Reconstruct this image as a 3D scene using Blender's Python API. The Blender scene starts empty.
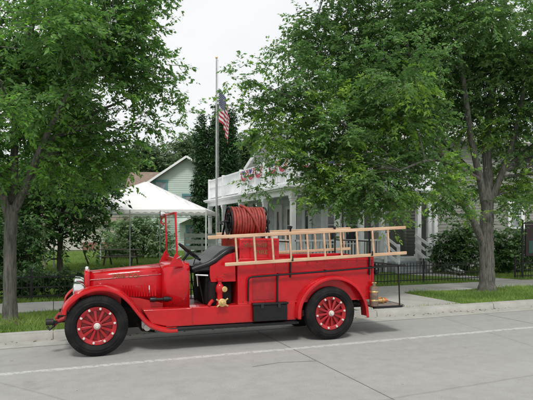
import bpy, math, random
import numpy as np
from mathutils import Vector, Matrix
R=math.radians; PI=math.pi
random.seed(7); rng=np.random.default_rng(11)
C=bpy.context.scene.collection
F_=540.0; HZ=229.0; H=1.75; YAW=R(21.5); cY,sY=math.cos(YAW),math.sin(YAW)
def atd(px,py,d):
    "point of the world at picture position (px,py) and depth d, used only to survey where things stand"
    u=(px-266.5)/F_; v=(HZ-py)/F_
    return Vector((d*(u*cY+sY), d*(-u*sY+cY), H+v*d))
def atY(px,py,Y):
    u=(px-266.5)/F_
    return atd(px,py,Y/(-u*sY+cY))
# ---------------------------------------------------------------- materials
def mat(name, base=(.5,.5,.5), rough=.6, metal=0, coat=0, spec=.5, var=.0, vscale=4, bump=0, bscale=40, col2=None, dirt=0):
    m=bpy.data.materials.new(name); m.use_nodes=True; nt=m.node_tree; N=nt.nodes; L=nt.links
    b=N['Principled BSDF']; b.inputs['Base Color'].default_value=(*base,1); b.inputs['Roughness'].default_value=rough
    b.inputs['Metallic'].default_value=metal; b.inputs['Coat Weight'].default_value=coat; b.inputs['Coat Roughness'].default_value=.08
    b.inputs['Specular IOR Level'].default_value=spec
    tc=N.new('ShaderNodeTexCoord')
    if var or col2:
        n=N.new('ShaderNodeTexNoise'); n.inputs['Scale'].default_value=vscale; n.inputs['Detail'].default_value=6; n.inputs['Roughness'].default_value=.65
        L.new(tc.outputs['Object'],n.inputs['Vector'])
        rp=N.new('ShaderNodeValToRGB'); rp.color_ramp.elements[0].position=.33; rp.color_ramp.elements[1].position=.68
        c2=col2 or tuple(min(1,c*(1+var)) for c in base); c1=base if col2 else tuple(c*(1-var) for c in base)
        rp.color_ramp.elements[0].color=(*c1,1); rp.color_ramp.elements[1].color=(*c2,1)
        L.new(n.outputs['Fac'],rp.inputs[0]); L.new(rp.outputs[0],b.inputs['Base Color'])
        mr=N.new('ShaderNodeMapRange'); mr.inputs['To Min'].default_value=max(0,rough-.08); mr.inputs['To Max'].default_value=min(1,rough+.12)
        L.new(n.outputs['Fac'],mr.inputs['Value']); L.new(mr.outputs[0],b.inputs['Roughness'])
    if bump:
        n2=N.new('ShaderNodeTexNoise'); n2.inputs['Scale'].default_value=bscale; n2.inputs['Detail'].default_value=5
        L.new(tc.outputs['Object'],n2.inputs['Vector'])
        bp=N.new('ShaderNodeBump'); bp.inputs['Strength'].default_value=bump; bp.inputs['Distance'].default_value=.01
        L.new(n2.outputs['Fac'],bp.inputs['Height']); L.new(bp.outputs[0],b.inputs['Normal'])
    return m
def leafmat(name, dark, light, trans=.35, cl=.9, glow=1.0):
    m=bpy.data.materials.new(name); m.use_nodes=True; nt=m.node_tree; N=nt.nodes; L=nt.links
    b=N['Principled BSDF']; b.inputs['Roughness'].default_value=.45; b.inputs['Specular IOR Level'].default_value=.35
    g=N.new('ShaderNodeNewGeometry'); tc=N.new('ShaderNodeTexCoord')
    n=N.new('ShaderNodeTexNoise'); n.inputs['Scale'].default_value=cl; n.inputs['Detail'].default_value=3
    L.new(tc.outputs['Object'],n.inputs['Vector'])
    ad=N.new('ShaderNodeMath'); ad.operation='MULTIPLY_ADD'; ad.inputs[1].default_value=.45
    sb=N.new('ShaderNodeMath'); sb.operation='MULTIPLY_ADD'; sb.inputs[1].default_value=1.7; sb.inputs[2].default_value=-.57
    L.new(n.outputs['Fac'],sb.inputs[0]); L.new(g.outputs['Random Per Island'],ad.inputs[0]); L.new(sb.outputs[0],ad.inputs[2])
    rp=N.new('ShaderNodeValToRGB'); rp.color_ramp.elements[0].color=(*dark,1); rp.color_ramp.elements[1].color=(*light,1)
    rp.color_ramp.elements[0].position=.05; rp.color_ramp.elements[1].position=.95
    L.new(ad.outputs[0],rp.inputs[0]); L.new(rp.outputs[0],b.inputs['Base Color'])
    t=N.new('ShaderNodeBsdfTranslucent'); mx=N.new('ShaderNodeMixShader'); mx.inputs[0].default_value=trans
    hs=N.new('ShaderNodeHueSaturation'); hs.inputs['Value'].default_value=1.5; hs.inputs['Saturation'].default_value=1.1
    L.new(rp.outputs[0],hs.inputs['Color']); L.new(hs.outputs[0],t.inputs[0])
    L.new(b.outputs[0],mx.inputs[1]); L.new(t.outputs[0],mx.inputs[2]); L.new(mx.outputs[0],N['Material Output'].inputs[0])
    return m
M={}
M['red']=mat('red_paint',(.50,.0038,.0095),.27,coat=.45,var=.18,vscale=2.2,spec=.3)
M['red2']=mat('red_dull',(.34,.005,.009),.45,coat=.15,var=.25,vscale=8)
M['red_wheel']=mat('wheel_enamel',(.33,.003,.009),.4,coat=.3,var=.25,vscale=7)
M['rubber']=mat('rubber',(.0075,.0075,.008),.8,spec=.25,var=.35,vscale=9,bump=.2,bscale=60)
M['black']=mat('black_paint',(.006,.006,.007),.4,coat=.1,spec=.35,var=.3,vscale=12)
M['under']=mat('underside',(.014,.012,.011),.85,spec=.2,var=.4,vscale=10)
M['leather']=mat('black_leather',(.010,.011,.013),.38,var=.3,vscale=14,bump=.9,bscale=9)
M['chrome']=mat('chrome',(.75,.75,.73),.18,metal=1,var=.08,vscale=10)
M['silver']=mat('silver_paint',(.66,.63,.57),.5,metal=.2,var=.15,vscale=30)
M['brass']=mat('brass',(.72,.50,.22),.32,metal=.85,var=.2,vscale=20)
M['lens']=mat('lamp_lens',(.75,.78,.8),.12,coat=.8,metal=.3)
M['wood']=mat('ladder_wood',(.60,.38,.23),.5,col2=(.72,.51,.34),vscale=6,coat=.15)
M['hose']=mat('hose_rubber',(.30,.045,.032),.6,var=.35,vscale=14)
M['gold']=mat('gold_letter',(.23,.095,.03),.5,var=.5,vscale=40)
M['canister']=mat('worn_copper',(.22,.16,.12),.45,metal=.5,var=.3,vscale=14)
M['deck']=mat('plank',(.22,.19,.16),.8,var=.3,vscale=10)
M['orange']=mat('orange_strap',(.7,.22,.08),.6,var=.2)
M['white']=mat('white_trim',(.80,.82,.82),.55,var=.07,vscale=2.5)
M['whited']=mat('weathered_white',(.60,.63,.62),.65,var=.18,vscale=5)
M['tent']=mat('tent_fabric',(.93,.93,.92),.7,var=.03)
M['iron']=mat('iron',(.013,.014,.013),.6,var=.3)
M['pole']=mat('galvanised_pole',(.42,.43,.42),.42,metal=.5,var=.15)
M['concrete']=mat('kerb_concrete',(.34,.33,.30),.9,col2=(.44,.43,.40),vscale=3.5,bump=.4,bscale=60)
M['slab']=mat('sidewalk_concrete',(.33,.32,.29),.9,col2=(.43,.42,.385),vscale=2.2,bump=.4,bscale=50)
M['soil']=mat('turf_soil',(.045,.075,.02),.95,col2=(.09,.15,.035),vscale=6,bump=.5,bscale=30)
M['bark']=mat('bark',(.055,.055,.045),.95,col2=(.19,.185,.16),vscale=9)
M['barkd']=mat('bark_dark',(.06,.05,.04),.95,col2=(.14,.12,.10),vscale=9)
M['mint']=mat('mint_siding',(.50,.60,.53),.7,var=.05,vscale=2)
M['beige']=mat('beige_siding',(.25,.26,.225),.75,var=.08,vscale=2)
M['cream']=mat('cream_wall',(.55,.52,.47),.8,var=.06)
M['teal']=mat('teal_trim',(.10,.26,.27),.6,var=.1)
M['shingle']=mat('roof_shingle',(.17,.12,.09),.9,col2=(.27,.21,.17),vscale=7,bump=.6,bscale=20)
M['shingleg']=mat('grey_shingle',(.33,.33,.31),.9,col2=(.42,.42,.40),vscale=7,bump=.6,bscale=20)
M['dark']=mat('dark_glass',(.03,.035,.04),.12,coat=.6)
M['curtain']=mat('curtained_glass',(.22,.25,.26),.2,coat=.6,var=.3,vscale=5)
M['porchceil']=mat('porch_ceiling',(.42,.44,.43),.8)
M['signb']=mat('sign_board',(.035,.018,.018),.5,var=.2)
M['signg']=mat('sign_green',(.03,.11,.08),.5,var=.2)
nt=M['tent'].node_tree; N=nt.nodes; L=nt.links; t=N.new('ShaderNodeBsdfTranslucent'); t.inputs[0].default_value=(.9,.9,.88,1); q=N.new('ShaderNodeMixShader'); q.inputs[0].default_value=.18
L.new(N['Principled BSDF'].outputs[0],q.inputs[1]); L.new(t.outputs[0],q.inputs[2]); L.new(q.outputs[0],N['Material Output'].inputs[0])
# enamel: road dust on the low panels, fine chips and a slight orange peel
for k in ('red','red2'):
    nt=M[k].node_tree; N=nt.nodes; L=nt.links; b=N['Principled BSDF']; src=b.inputs['Base Color'].links[0].from_socket
    g=N.new('ShaderNodeNewGeometry'); sx=N.new('ShaderNodeSeparateXYZ'); L.new(g.outputs['Position'],sx.inputs[0])
    mr=N.new('ShaderNodeMapRange'); mr.inputs['From Min'].default_value=.85; mr.inputs['From Max'].default_value=.25; mr.inputs['To Max'].default_value=.24; L.new(sx.outputs['Z'],mr.inputs['Value'])
    n=N.new('ShaderNodeTexNoise'); n.inputs['Scale'].default_value=7; n.inputs['Detail'].default_value=8; n.inputs['Roughness'].default_value=.7; L.new(g.outputs['Position'],n.inputs['Vector'])
    mu=N.new('ShaderNodeMath'); mu.operation='MULTIPLY'; L.new(mr.outputs[0],mu.inputs[0]); L.new(n.outputs['Fac'],mu.inputs[1])
    mx=N.new('ShaderNodeMix'); mx.data_type='RGBA'; L.new(mu.outputs[0],mx.inputs[0]); L.new(src,mx.inputs[6]); mx.inputs[7].default_value=(.17,.11,.085,1)
    n2=N.new('ShaderNodeTexNoise'); n2.inputs['Scale'].default_value=46; n2.inputs['Detail'].default_value=3; L.new(g.outputs['Position'],n2.inputs['Vector'])
    n3=N.new('ShaderNodeTexNoise'); n3.inputs['Scale'].default_value=2.3; L.new(g.outputs['Position'],n3.inputs['Vector'])
    m3=N.new('ShaderNodeMath'); m3.operation='MULTIPLY'; L.new(n2.outputs['Fac'],m3.inputs[0]); L.new(n3.outputs['Fac'],m3.inputs[1])
    gt=N.new('ShaderNodeMapRange'); gt.inputs['From Min'].default_value=.405; gt.inputs['From Max'].default_value=.43; gt.inputs['To Max'].default_value=.85; L.new(m3.outputs[0],gt.inputs['Value'])
    m2=N.new('ShaderNodeMix'); m2.data_type='RGBA'; L.new(gt.outputs[0],m2.inputs[0]); L.new(mx.outputs[2],m2.inputs[6]); m2.inputs[7].default_value=(.05,.02,.015,1)
    L.new(m2.outputs[2],b.inputs['Base Color'])
    n4=N.new('ShaderNodeTexNoise'); n4.inputs['Scale'].default_value=5.5; n4.inputs['Detail'].default_value=2; L.new(g.outputs['Position'],n4.inputs['Vector'])
    bp=N.new('ShaderNodeBump'); bp.inputs['Strength'].default_value=.5; bp.inputs['Distance'].default_value=.012; L.new(n4.outputs['Fac'],bp.inputs['Height']); L.new(bp.outputs[0],b.inputs['Normal']); L.new(bp.outputs[0],b.inputs['Coat Normal'])
# tyre: dusty sidewall
nt=M['rubber'].node_tree; N=nt.nodes; L=nt.links; b=N['Principled BSDF']; tc=N.new('ShaderNodeTexCoord'); n=N.new('ShaderNodeTexNoise'); n.inputs['Scale'].default_value=6; n.inputs['Detail'].default_value=7
L.new(tc.outputs['Object'],n.inputs['Vector']); q=N.new('ShaderNodeValToRGB'); q.color_ramp.elements[0].position=.42; q.color_ramp.elements[0].color=(.007,.007,.0075,1); q.color_ramp.elements[1].position=.72; q.color_ramp.elements[1].color=(.021,.020,.019,1); L.new(n.outputs['Fac'],q.inputs[0]); L.new(q.outputs[0],b.inputs['Base Color'])
# ladder grain along the rail
nt=M['wood'].node_tree; N=nt.nodes; L=nt.links; b=N['Principled BSDF']; tc=N.new('ShaderNodeTexCoord'); mp=N.new('ShaderNodeMapping'); mp.inputs['Scale'].default_value=(2.2,30,9); n=N.new('ShaderNodeTexNoise'); n.inputs['Scale'].default_value=1.4; n.inputs['Detail'].default_value=6
L.new(tc.outputs['Object'],mp.inputs[0]); L.new(mp.outputs[0],n.inputs['Vector'])
for q in N:
    if q.bl_idname=='ShaderNodeValToRGB': L.new(n.outputs['Fac'],q.inputs[0]); q.color_ramp.elements[0].color=(.50,.31,.185,1); q.color_ramp.elements[1].color=(.68,.47,.31,1)
# bark: vertical furrows
for k in ('bark','barkd'):
    nt=M[k].node_tree; N=nt.nodes; L=nt.links; tc=N.new('ShaderNodeTexCoord'); mp=N.new('ShaderNodeMapping'); mp.inputs['Scale'].default_value=(26,26,3.5)
    n=N.new('ShaderNodeTexNoise'); n.inputs['Scale'].default_value=1; n.inputs['Detail'].default_value=6; n.inputs['Roughness'].default_value=.7
    L.new(tc.outputs['Object'],mp.inputs[0]); L.new(mp.outputs[0],n.inputs['Vector'])
    for q in N:
        if q.bl_idname=='ShaderNodeValToRGB': L.new(n.outputs['Fac'],q.inputs[0]); q.color_ramp.elements[0].position=.36; q.color_ramp.elements[1].position=.64
    bp=N.new('ShaderNodeBump'); bp.inputs['Strength'].default_value=1; bp.inputs['Distance'].default_value=.03
    L.new(n.outputs['Fac'],bp.inputs['Height']); L.new(bp.outputs[0],N['Principled BSDF'].inputs['Normal'])
# road: worn pale concrete with stains, gutter dirt, cracks
def roadmat():
    m=mat('road_concrete',(.30,.30,.295),.85); nt=m.node_tree; N=nt.nodes; L=nt.links; b=N['Principled BSDF']
    tc=N.new('ShaderNodeTexCoord')
    def noise(scale,det=6,vec=None,rough=.6):
        n=N.new('ShaderNodeTexNoise'); n.inputs['Scale'].default_value=scale; n.inputs['Detail'].default_value=det; n.inputs['Roughness'].default_value=rough
        L.new(vec or tc.outputs['Object'],n.inputs['Vector']); return n.outputs['Fac']
    def ramp(fac,stops):
        r=N.new('ShaderNodeValToRGB'); e=r.color_ramp.elements
        while len(e)<len(stops): e.new(.5)
        for i,(p,c) in enumerate(stops): e[i].position=p; e[i].color=(c,c,c,1) if not isinstance(c,tuple) else (*c,1)
        L.new(fac,r.inputs[0]); return r.outputs[0]
    def mul(a,b_):
        x=N.new('ShaderNodeMix'); x.data_type='RGBA'; x.blend_type='MULTIPLY'; x.inputs[0].default_value=1
        L.new(a,x.inputs[6]); L.new(b_,x.inputs[7]); return x.outputs[2]
    mp=N.new('ShaderNodeMapping'); mp.inputs['Scale'].default_value=(.12,1.1,1); L.new(tc.outputs['Object'],mp.inputs[0])
    base=ramp(noise(1.0,5,mp.outputs[0]),[(.3,(.325,.322,.308)),(.7,(.375,.371,.354))])
    fine=ramp(noise(90,3),[(.3,.80),(.7,1.12)])
    med=ramp(noise(5,6),[(.32,.92),(.6,1.03)])
    spots=ramp(noise(1.3,4),[(.22,.78),(.36,1.0)])
    v=N.new('ShaderNodeTexVoronoi'); v.feature='DISTANCE_TO_EDGE'; v.inputs['Scale'].default_value=.16
    w=N.new('ShaderNodeMix'); w.data_type='VECTOR'; w.inputs[0].default_value=.06
    nn=N.new('ShaderNodeTexNoise'); nn.inputs['Scale'].default_value=1.6; nn.inputs['Detail'].default_value=7; L.new(tc.outputs['Object'],nn.inputs['Vector'])
    L.new(tc.outputs['Object'],w.inputs[4]); L.new(nn.outputs['Color'],w.inputs[5]); L.new(w.outputs[1],v.inputs['Vector'])
    crack=ramp(v.outputs['Distance'],[(.0,.8),(.0010,1.0)])
    drip=ramp(noise(7,2),[(.20,.55),(.27,1.0)])
    c=mul(mul(mul(mul(mul(base,fine),med),spots),crack),drip); L.new(c,b.inputs['Base Color'])
    bp=N.new('ShaderNodeBump'); bp.inputs['Strength'].default_value=.35; bp.inputs['Distance'].default_value=.006
    L.new(noise(120,3),bp.inputs['Height']); L.new(bp.outputs[0],b.inputs['Normal'])
    return m
M['road']=roadmat()
def linemat():
    m=mat('worn_line',(.62,.62,.60),.8); nt=m.node_tree; N=nt.nodes; L=nt.links; b=N['Principled BSDF']
    tc=N.new('ShaderNodeTexCoord'); n=N.new('ShaderNodeTexNoise'); n.inputs['Scale'].default_value=14; n.inputs['Detail'].default_value=8; n.inputs['Roughness'].default_value=.75
    L.new(tc.outputs['Object'],n.inputs['Vector']); r=N.new('ShaderNodeValToRGB'); r.color_ramp.elements[0].position=.40; r.color_ramp.elements[1].position=.52
    r.color_ramp.elements[0].color=(.31,.31,.30,1); r.color_ramp.elements[1].color=(.52,.52,.50,1)
    L.new(n.outputs['Fac'],r.inputs[0]); L.new(r.outputs[0],b.inputs['Base Color']); return m
M['line']=linemat()
m=bpy.data.materials.new('windscreen_glass'); m.use_nodes=True; b=m.node_tree.nodes['Principled BSDF']
b.inputs['Base Color'].default_value=(.9,.95,.93,1); b.inputs['Roughness'].default_value=.02; b.inputs['Transmission Weight'].default_value=1; b.inputs['IOR'].default_value=1.05
M['glass']=m
LF=dict(
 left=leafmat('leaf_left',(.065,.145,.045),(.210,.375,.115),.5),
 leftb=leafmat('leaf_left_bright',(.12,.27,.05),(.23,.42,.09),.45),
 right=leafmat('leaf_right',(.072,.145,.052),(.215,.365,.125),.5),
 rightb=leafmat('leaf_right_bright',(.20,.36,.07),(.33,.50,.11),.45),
 dark=leafmat('leaf_dark',(.022,.055,.018),(.080,.165,.050),.35),
 bush=leafmat('leaf_bush',(.09,.16,.07),(.27,.38,.19),.35),
 arbor=leafmat('leaf_arbor',(.022,.060,.022),(.075,.160,.058),.15,cl=2),
 far=leafmat('leaf_far',(.07,.12,.055),(.19,.28,.14),.25,cl=.35),
 hedge=leafmat('leaf_hedge',(.024,.065,.022),(.11,.20,.06),.35,cl=2),
 grass=leafmat('grass',(.11,.19,.04),(.30,.42,.11),.42,cl=1.2))
# ---------------------------------------------------------------- helpers
class MB:
    def __init__(s): s.v=[]; s.f=[]; s.m=[]; s.mi=0
    def add(s,vs,fs):
        o=len(s.v); s.v+= [tuple(p) for p in vs]; s.f+=[tuple(i+o for i in f) for f in fs]; s.m+=[s.mi]*len(fs); return s
    def box(s,x0,x1,y0,y1,z0,z1):
        vs=[(x,y,z) for x in (x0,x1) for y in (y0,y1) for z in (z0,z1)]
        return s.add(vs,[(0,1,3,2),(4,6,7,5),(0,4,5,1),(2,3,7,6),(0,2,6,4),(1,5,7,3)])
    def bar(s,a,b,w,h=None,up=(0,0,1)):
        h=h or w; a=Vector(a); b=Vector(b); d=(b-a).normalized(); u=Vector(up)
        if abs(d.dot(u))>.95: u=Vector((1,0,0))
        r=d.cross(u).normalized()*w/2; u=r.cross(d).normalized()*h/2
        vs=[p+q for p in (a,b) for q in (-r-u,r-u,r+u,-r+u)]
        return s.add(vs,[(0,3,2,1),(4,5,6,7),(0,1,5,4),(1,2,6,5),(2,3,7,6),(3,0,4,7)])
    def tube(s,pts,rad,n=10,closed=False,cap=True):
        pts=[Vector(p) for p in pts]; k=len(pts); rad=rad if hasattr(rad,'__len__') else [rad]*k
        prev=None; vs=[]
        for i,p in enumerate(pts):
            if closed: t=(pts[(i+1)%k]-pts[i-1])
            else: t=pts[min(i+1,k-1)]-pts[max(i-1,0)]
            if t.length<1e-9: t=Vector((0,0,1))
            t.normalize()
            if prev is None:
                q=Vector((0,0,1)) if abs(t.z)<.9 else Vector((1,0,0)); prev=t.cross(q).normalized()
            else:
                prev=(prev-t*prev.dot(t)); prev=prev.normalized() if prev.length>1e-6 else t.orthogonal().normalized()
            w=t.cross(prev)
            for j in range(n):
                a=2*PI*j/n; vs.append(p+(prev*math.cos(a)+w*math.sin(a))*rad[i])
        fs=[]
        for i in range(k if closed else k-1):
            for j in range(n):
                a=i*n+j; b=i*n+(j+1)%n; c=((i+1)%k)*n+(j+1)%n; d=((i+1)%k)*n+j; fs.append((a,b,c,d))
        if cap and not closed: fs+= [tuple(range(n))[::-1], tuple((k-1)*n+j for j in range(n))]
        return s.add(vs,fs)
    def lathe(s,prof,cen,axis='y',n=40,capends=False):
        "prof: list of (r, h) along axis"
        cx,cy,cz=cen; vs=[]
        for r,h in prof:
            for j in range(n):
                a=2*PI*j/n; p,q=r*math.cos(a),r*math.sin(a)
                vs.append({'y':(cx+p,cy+h,cz+q),'x':(cx+h,cy+p,cz+q),'z':(cx+p,cy+q,cz+h)}[axis])
        fs=[(i*n+j,i*n+(j+1)%n,(i+1)*n+(j+1)%n,(i+1)*n+j) for i in range(len(prof)-1) for j in range(n)]
        if capends: fs+=[tuple(range(n)),tuple((len(prof)-1)*n+j for j in range(n))]
        return s.add(vs,fs)
    def prism(s,poly,y0,y1):
        n=len(poly); vs=[(x,y0,z) for x,z in poly]+[(x,y1,z) for x,z in poly]
        return s.add(vs,[tuple(range(n)),tuple(range(n,2*n))[::-1]]+[(i,i+n,(i+1)%n+n,(i+1)%n) for i in range(n)])
    def loft(s,secs,closed=False):
        n=len(secs[0]); vs=[p for q in secs for p in q]
        fs=[(i*n+j,i*n+j+1,(i+1)*n+j+1,(i+1)*n+j) for i in range(len(secs)-1) for j in range(n-1)]
        if closed: fs+=[(i*n+n-1,i*n,(i+1)*n,(i+1)*n+n-1) for i in range(len(secs)-1)]
        return s.add(vs,fs)
    def sphere(s,c,r,n=12,sc=(1,1,1)):
        c=Vector(c); vs=[]; fs=[]
        for i in range(n+1):
            t=PI*i/n
            for j in range(2*n):
                a=PI*j/n; vs.append((c.x+r*sc[0]*math.sin(t)*math.cos(a),c.y+r*sc[1]*math.sin(t)*math.sin(a),c.z+r*sc[2]*math.cos(t)))
        for i in range(n):
            for j in range(2*n): fs.append((i*2*n+j,(i+1)*2*n+j,(i+1)*2*n+(j+1)%(2*n),i*2*n+(j+1)%(2*n)))
        return s.add(vs,fs)
    def build(s,name,mats,parent=None,smooth=None,bevel=0,solid=0,seg=2):
        me=bpy.data.meshes.new(name); me.from_pydata(s.v,[],s.f); me.validate()
        mats=mats if isinstance(mats,(list,tuple)) else [mats]
        for q in mats: me.materials.append(M[q] if isinstance(q,str) else q)
        if len(mats)>1 and len(me.polygons)==len(s.m): me.polygons.foreach_set('material_index',s.m)
        o=bpy.data.objects.new(name,me); C.objects.link(o)
        if parent: o.parent=parent
        import bmesh
        bm=bmesh.new(); bm.from_mesh(me); bmesh.ops.recalc_face_normals(bm,faces=bm.faces); bm.to_mesh(me); bm.free()
        if solid:
            md=o.modifiers.new('s','SOLIDIFY'); md.thickness=solid; md.offset=0
        if bevel:
            md=o.modifiers.new('b','BEVEL'); md.width=bevel; md.segments=seg; md.limit_method='ANGLE'; md.angle_limit=R(35)
        if smooth is None: smooth=bool(bevel)
        if smooth:
            me.polygons.foreach_set('use_smooth',[True]*len(me.polygons))
            try: me.set_sharp_from_angle(angle=R(40))
            except Exception: pass
        return o
def tag(o,label=None,cat=None,group=None,kind=None):
    if label: o['label']=label
    if cat: o['category']=cat
    if group: o['group']=group
    if kind: o['kind']=kind
    return o
def empty(name,loc=(0,0,0),rz=0):
    o=bpy.data.objects.new(name,None); C.objects.link(o); o.location=loc; o.rotation_euler=(0,0,rz); o.empty_display_size=.2; return o
def copy_tree(o,parent=None):
    c=o.copy(); C.objects.link(c); c.parent=parent
    for ch in list(o.children): copy_tree(ch,c)
    return c
def npmesh(name,verts,quads,mats,mi=None,parent=None,smooth=False):
    me=bpy.data.meshes.new(name); nv=len(verts); k=quads.shape[1]; nf=len(quads)
    me.vertices.add(nv); me.vertices.foreach_set('co',verts.astype(np.float32).ravel())
    me.loops.add(nf*k); me.loops.foreach_set('vertex_index',quads.astype(np.int32).ravel())
    me.polygons.add(nf); me.polygons.foreach_set('loop_start',np.arange(0,nf*k,k,dtype=np.int32))
    for q in mats: me.materials.append(q)
    if mi is not None: me.polygons.foreach_set('material_index',mi.astype(np.int32))
    if smooth: me.polygons.foreach_set('use_smooth',np.ones(nf,dtype=bool))
    me.update(calc_edges=True); me.validate()
    o=bpy.data.objects.new(name,me); C.objects.link(o)
    if parent: o.parent=parent
    return o
def text_mesh(name,txt,size,mt,parent,loc,rot,ext=.002,sx=1.0):
    cu=bpy.data.curves.new(name,'FONT'); cu.body=txt; cu.size=size; cu.extrude=ext; cu.offset=size*.02
    t=bpy.data.objects.new(name,cu); C.objects.link(t); dg=bpy.context.evaluated_depsgraph_get()
    me=bpy.data.meshes.new_from_object(t.evaluated_get(dg)); bpy.data.objects.remove(t)
    o=bpy.data.objects.new(name,me); C.objects.link(o); me.materials.clear(); me.materials.append(M[mt])
    o.parent=parent; o.location=loc; o.rotation_euler=rot; o.scale=(sx,1,1); return o
# ---------------------------------------------------------------- foliage
def leaves(cent,dirs,size,ratio=.5,jit=.5,droop=.3):
    "kite-shaped folded leaves as two triangles joined in a quad fan; cent (n,3), dirs (n,3)"
    n=len(cent); d=dirs/np.maximum(np.linalg.norm(dirs,axis=1,keepdims=True),1e-6)
    s=size*(1-jit+2*jit*rng.random(n))[:,None]
    up=np.array([0,0,1.])+rng.normal(0,.45,(n,3))
    side=np.cross(d,up); side/=np.maximum(np.linalg.norm(side,axis=1,keepdims=True),1e-6)
    nor=np.cross(side,d)
    a=cent; tip=cent+d*s - np.array([0,0,1])*s*droop*rng.random((n,1))
    mid=cent+d*s*.45+nor*s*.06
    l=mid+side*s*ratio*.5-nor*s*.10; r=mid-side*s*ratio*.5-nor*s*.10
    V=np.stack([a,l,tip,r],1).reshape(-1,3); Q=np.arange(n*4).reshape(n,4)
    return V,Q
def sprays(pts,outd,length,per,size,droop=.25,flat=.5):
    "each spray: a twig with leaves to both sides"
    n=len(pts); t=rng.random((n,per))
    d=outd+rng.normal(0,.45,(n,3)); d[:,2]*=flat; d/=np.linalg.norm(d,axis=1,keepdims=True)
    L=length*(.6+.8*rng.random((n,1)))
    pos=pts[:,None,:]+d[:,None,:]*(t*L)[...,None]
    pos[...,2]-=droop*(t**2)*L
    pos+=rng.normal(0,.22*size,(n,per,3))
    sd=np.cross(d,np.array([0,0,1.])); sd/=np.maximum(np.linalg.norm(sd,axis=1,keepdims=True),1e-6)
    sg=np.sign(rng.random((n,per))-.5)
    ld=d[:,None,:]*.6+sd[:,None,:]*sg[...,None]*(.5+rng.random((n,per)))[...,None]+rng.normal(0,.35,(n,per,3))
    ld[...,2]-=.25
    return pos.reshape(-1,3),ld.reshape(-1,3),(pts,pts+d*L*.8-np.array([0,0,1])*droop*.6*L)
def blob_points(blobs,dens):
    "blobs: (centre, (rx,ry,rz) , weight); points biased toward the outside of each blob, with noise gaps"
    P=[];O=[]
    for c,r,w in blobs:
        c=np.array(c); r=np.array(r if hasattr(r,'__len__') else (r,r,r)); n=max(3,int(dens*w*(r.prod())**(2/3)))
        d=rng.normal(0,1,(n,3)); d/=np.linalg.norm(d,axis=1,keepdims=True)
        rad=rng.random(n)**.45
        lump=.82+.25*np.sin(d[:,0]*5+c[0]*3)*np.sin(d[:,1]*5+c[1]*2)+.12*np.sin(d[:,2]*7+c[2])
        P.append(c+d*r*(rad*lump)[:,None]); O.append(d)
    return np.concatenate(P),np.concatenate(O)
def tree_things(name,label,cat,base,limbs,blobs,dens,per,lsize,mats,twig=.55,bright=None,barkm='bark',nbranch=60,group=None,ratio=.5,droop=.25,flat=.5,gap=0.0):
    root=empty(name,base); tag(root,label,cat,group); B=np.array(base)
    tb=MB()
    nodes=[]
    for k,(pts,rr) in enumerate(limbs):
        # resample smooth
        P=[Vector(p)-Vector(base) for p in pts]; out=[];ro=[]
        for i in range(len(P)-1):
            p0=P[max(i-1,0)];p1=P[i];p2=P[i+1];p3=P[min(i+2,len(P)-1)]
            for q in range(6):
                t=q/6; a=.5*((2*p1)+(p2-p0)*t+(2*p0-5*p1+4*p2-p3)*t*t+(3*p1-p0-3*p2+p3)*t**3)
                out.append(a); ro.append(rr[i]*(1-t)+rr[i+1]*t)
        out.append(P[-1]); ro.append(rr[-1])
        ro=[r*(1+.05*math.sin(i*1.7+k)) for i,r in enumerate(ro)]
        tb.tube(out,ro,n=14)
        for i in range(len(out)): nodes.append((out[i],ro[i]))
    tb.build('trunk',barkm,root,smooth=True)
    P,O=blob_points([(np.array(c)-B,r,w) for c,r,w in blobs],dens)
    if gap:
        g=np.sin(P[:,0]*2.1+1)*np.sin(P[:,1]*1.9+2)*np.sin(P[:,2]*2.6+.5)+.35*np.sin(P[:,0]*5.3)*np.sin(P[:,2]*4.9)
        k=g<(.75-gap); P,O=P[k],O[k]
    # secondary branches
    NB=np.array([n[0] for n in nodes]); bb=MB(); idx=rng.choice(len(P),min(nbranch,len(P)),replace=False); bpts=[np.array(n[0]) for n in nodes]
    for i in idx:
        tgt=P[i]*.97; dd=np.linalg.norm(NB-tgt,axis=1)+np.maximum(0,NB[:,2]-tgt[2])*2.5; j=int(dd.argmin()); s0=NB[j]; Ln=np.linalg.norm(tgt-s0)
        r0=min(nodes[j][1]*.55,.012+.014*Ln); m1=s0*.6+tgt*.4+np.array([0,0,.10*Ln])+rng.normal(0,.05*Ln,3); m2=s0*.25+tgt*.75+np.array([0,0,.07*Ln])+rng.normal(0,.03*Ln,3)
        bb.tube([s0,m1,m2,tgt],[r0,r0*.7,r0*.45,r0*.18],n=6); bpts+= [m1,m2,tgt]
    pos,ld,(ta,tbb)=sprays(P,O,twig,per,lsize,droop=droop,flat=flat)
    # twigs
    BP=np.array(bpts); sel=rng.random(len(ta))<.5
    for a,b in zip(ta[sel],tbb[sel]):
        bb.tube([a,(a+b)/2+np.array([0,0,.02]),b],[.006,.005,.002],n=3,cap=False)
    bb.build('branch',barkm,root,smooth=True)
    V,Q=leaves(pos,ld,lsize,ratio)
    mi=np.zeros(len(Q),int)
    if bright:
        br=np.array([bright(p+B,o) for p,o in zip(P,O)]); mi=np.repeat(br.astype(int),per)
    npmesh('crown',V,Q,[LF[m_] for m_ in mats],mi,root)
    return root
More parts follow.
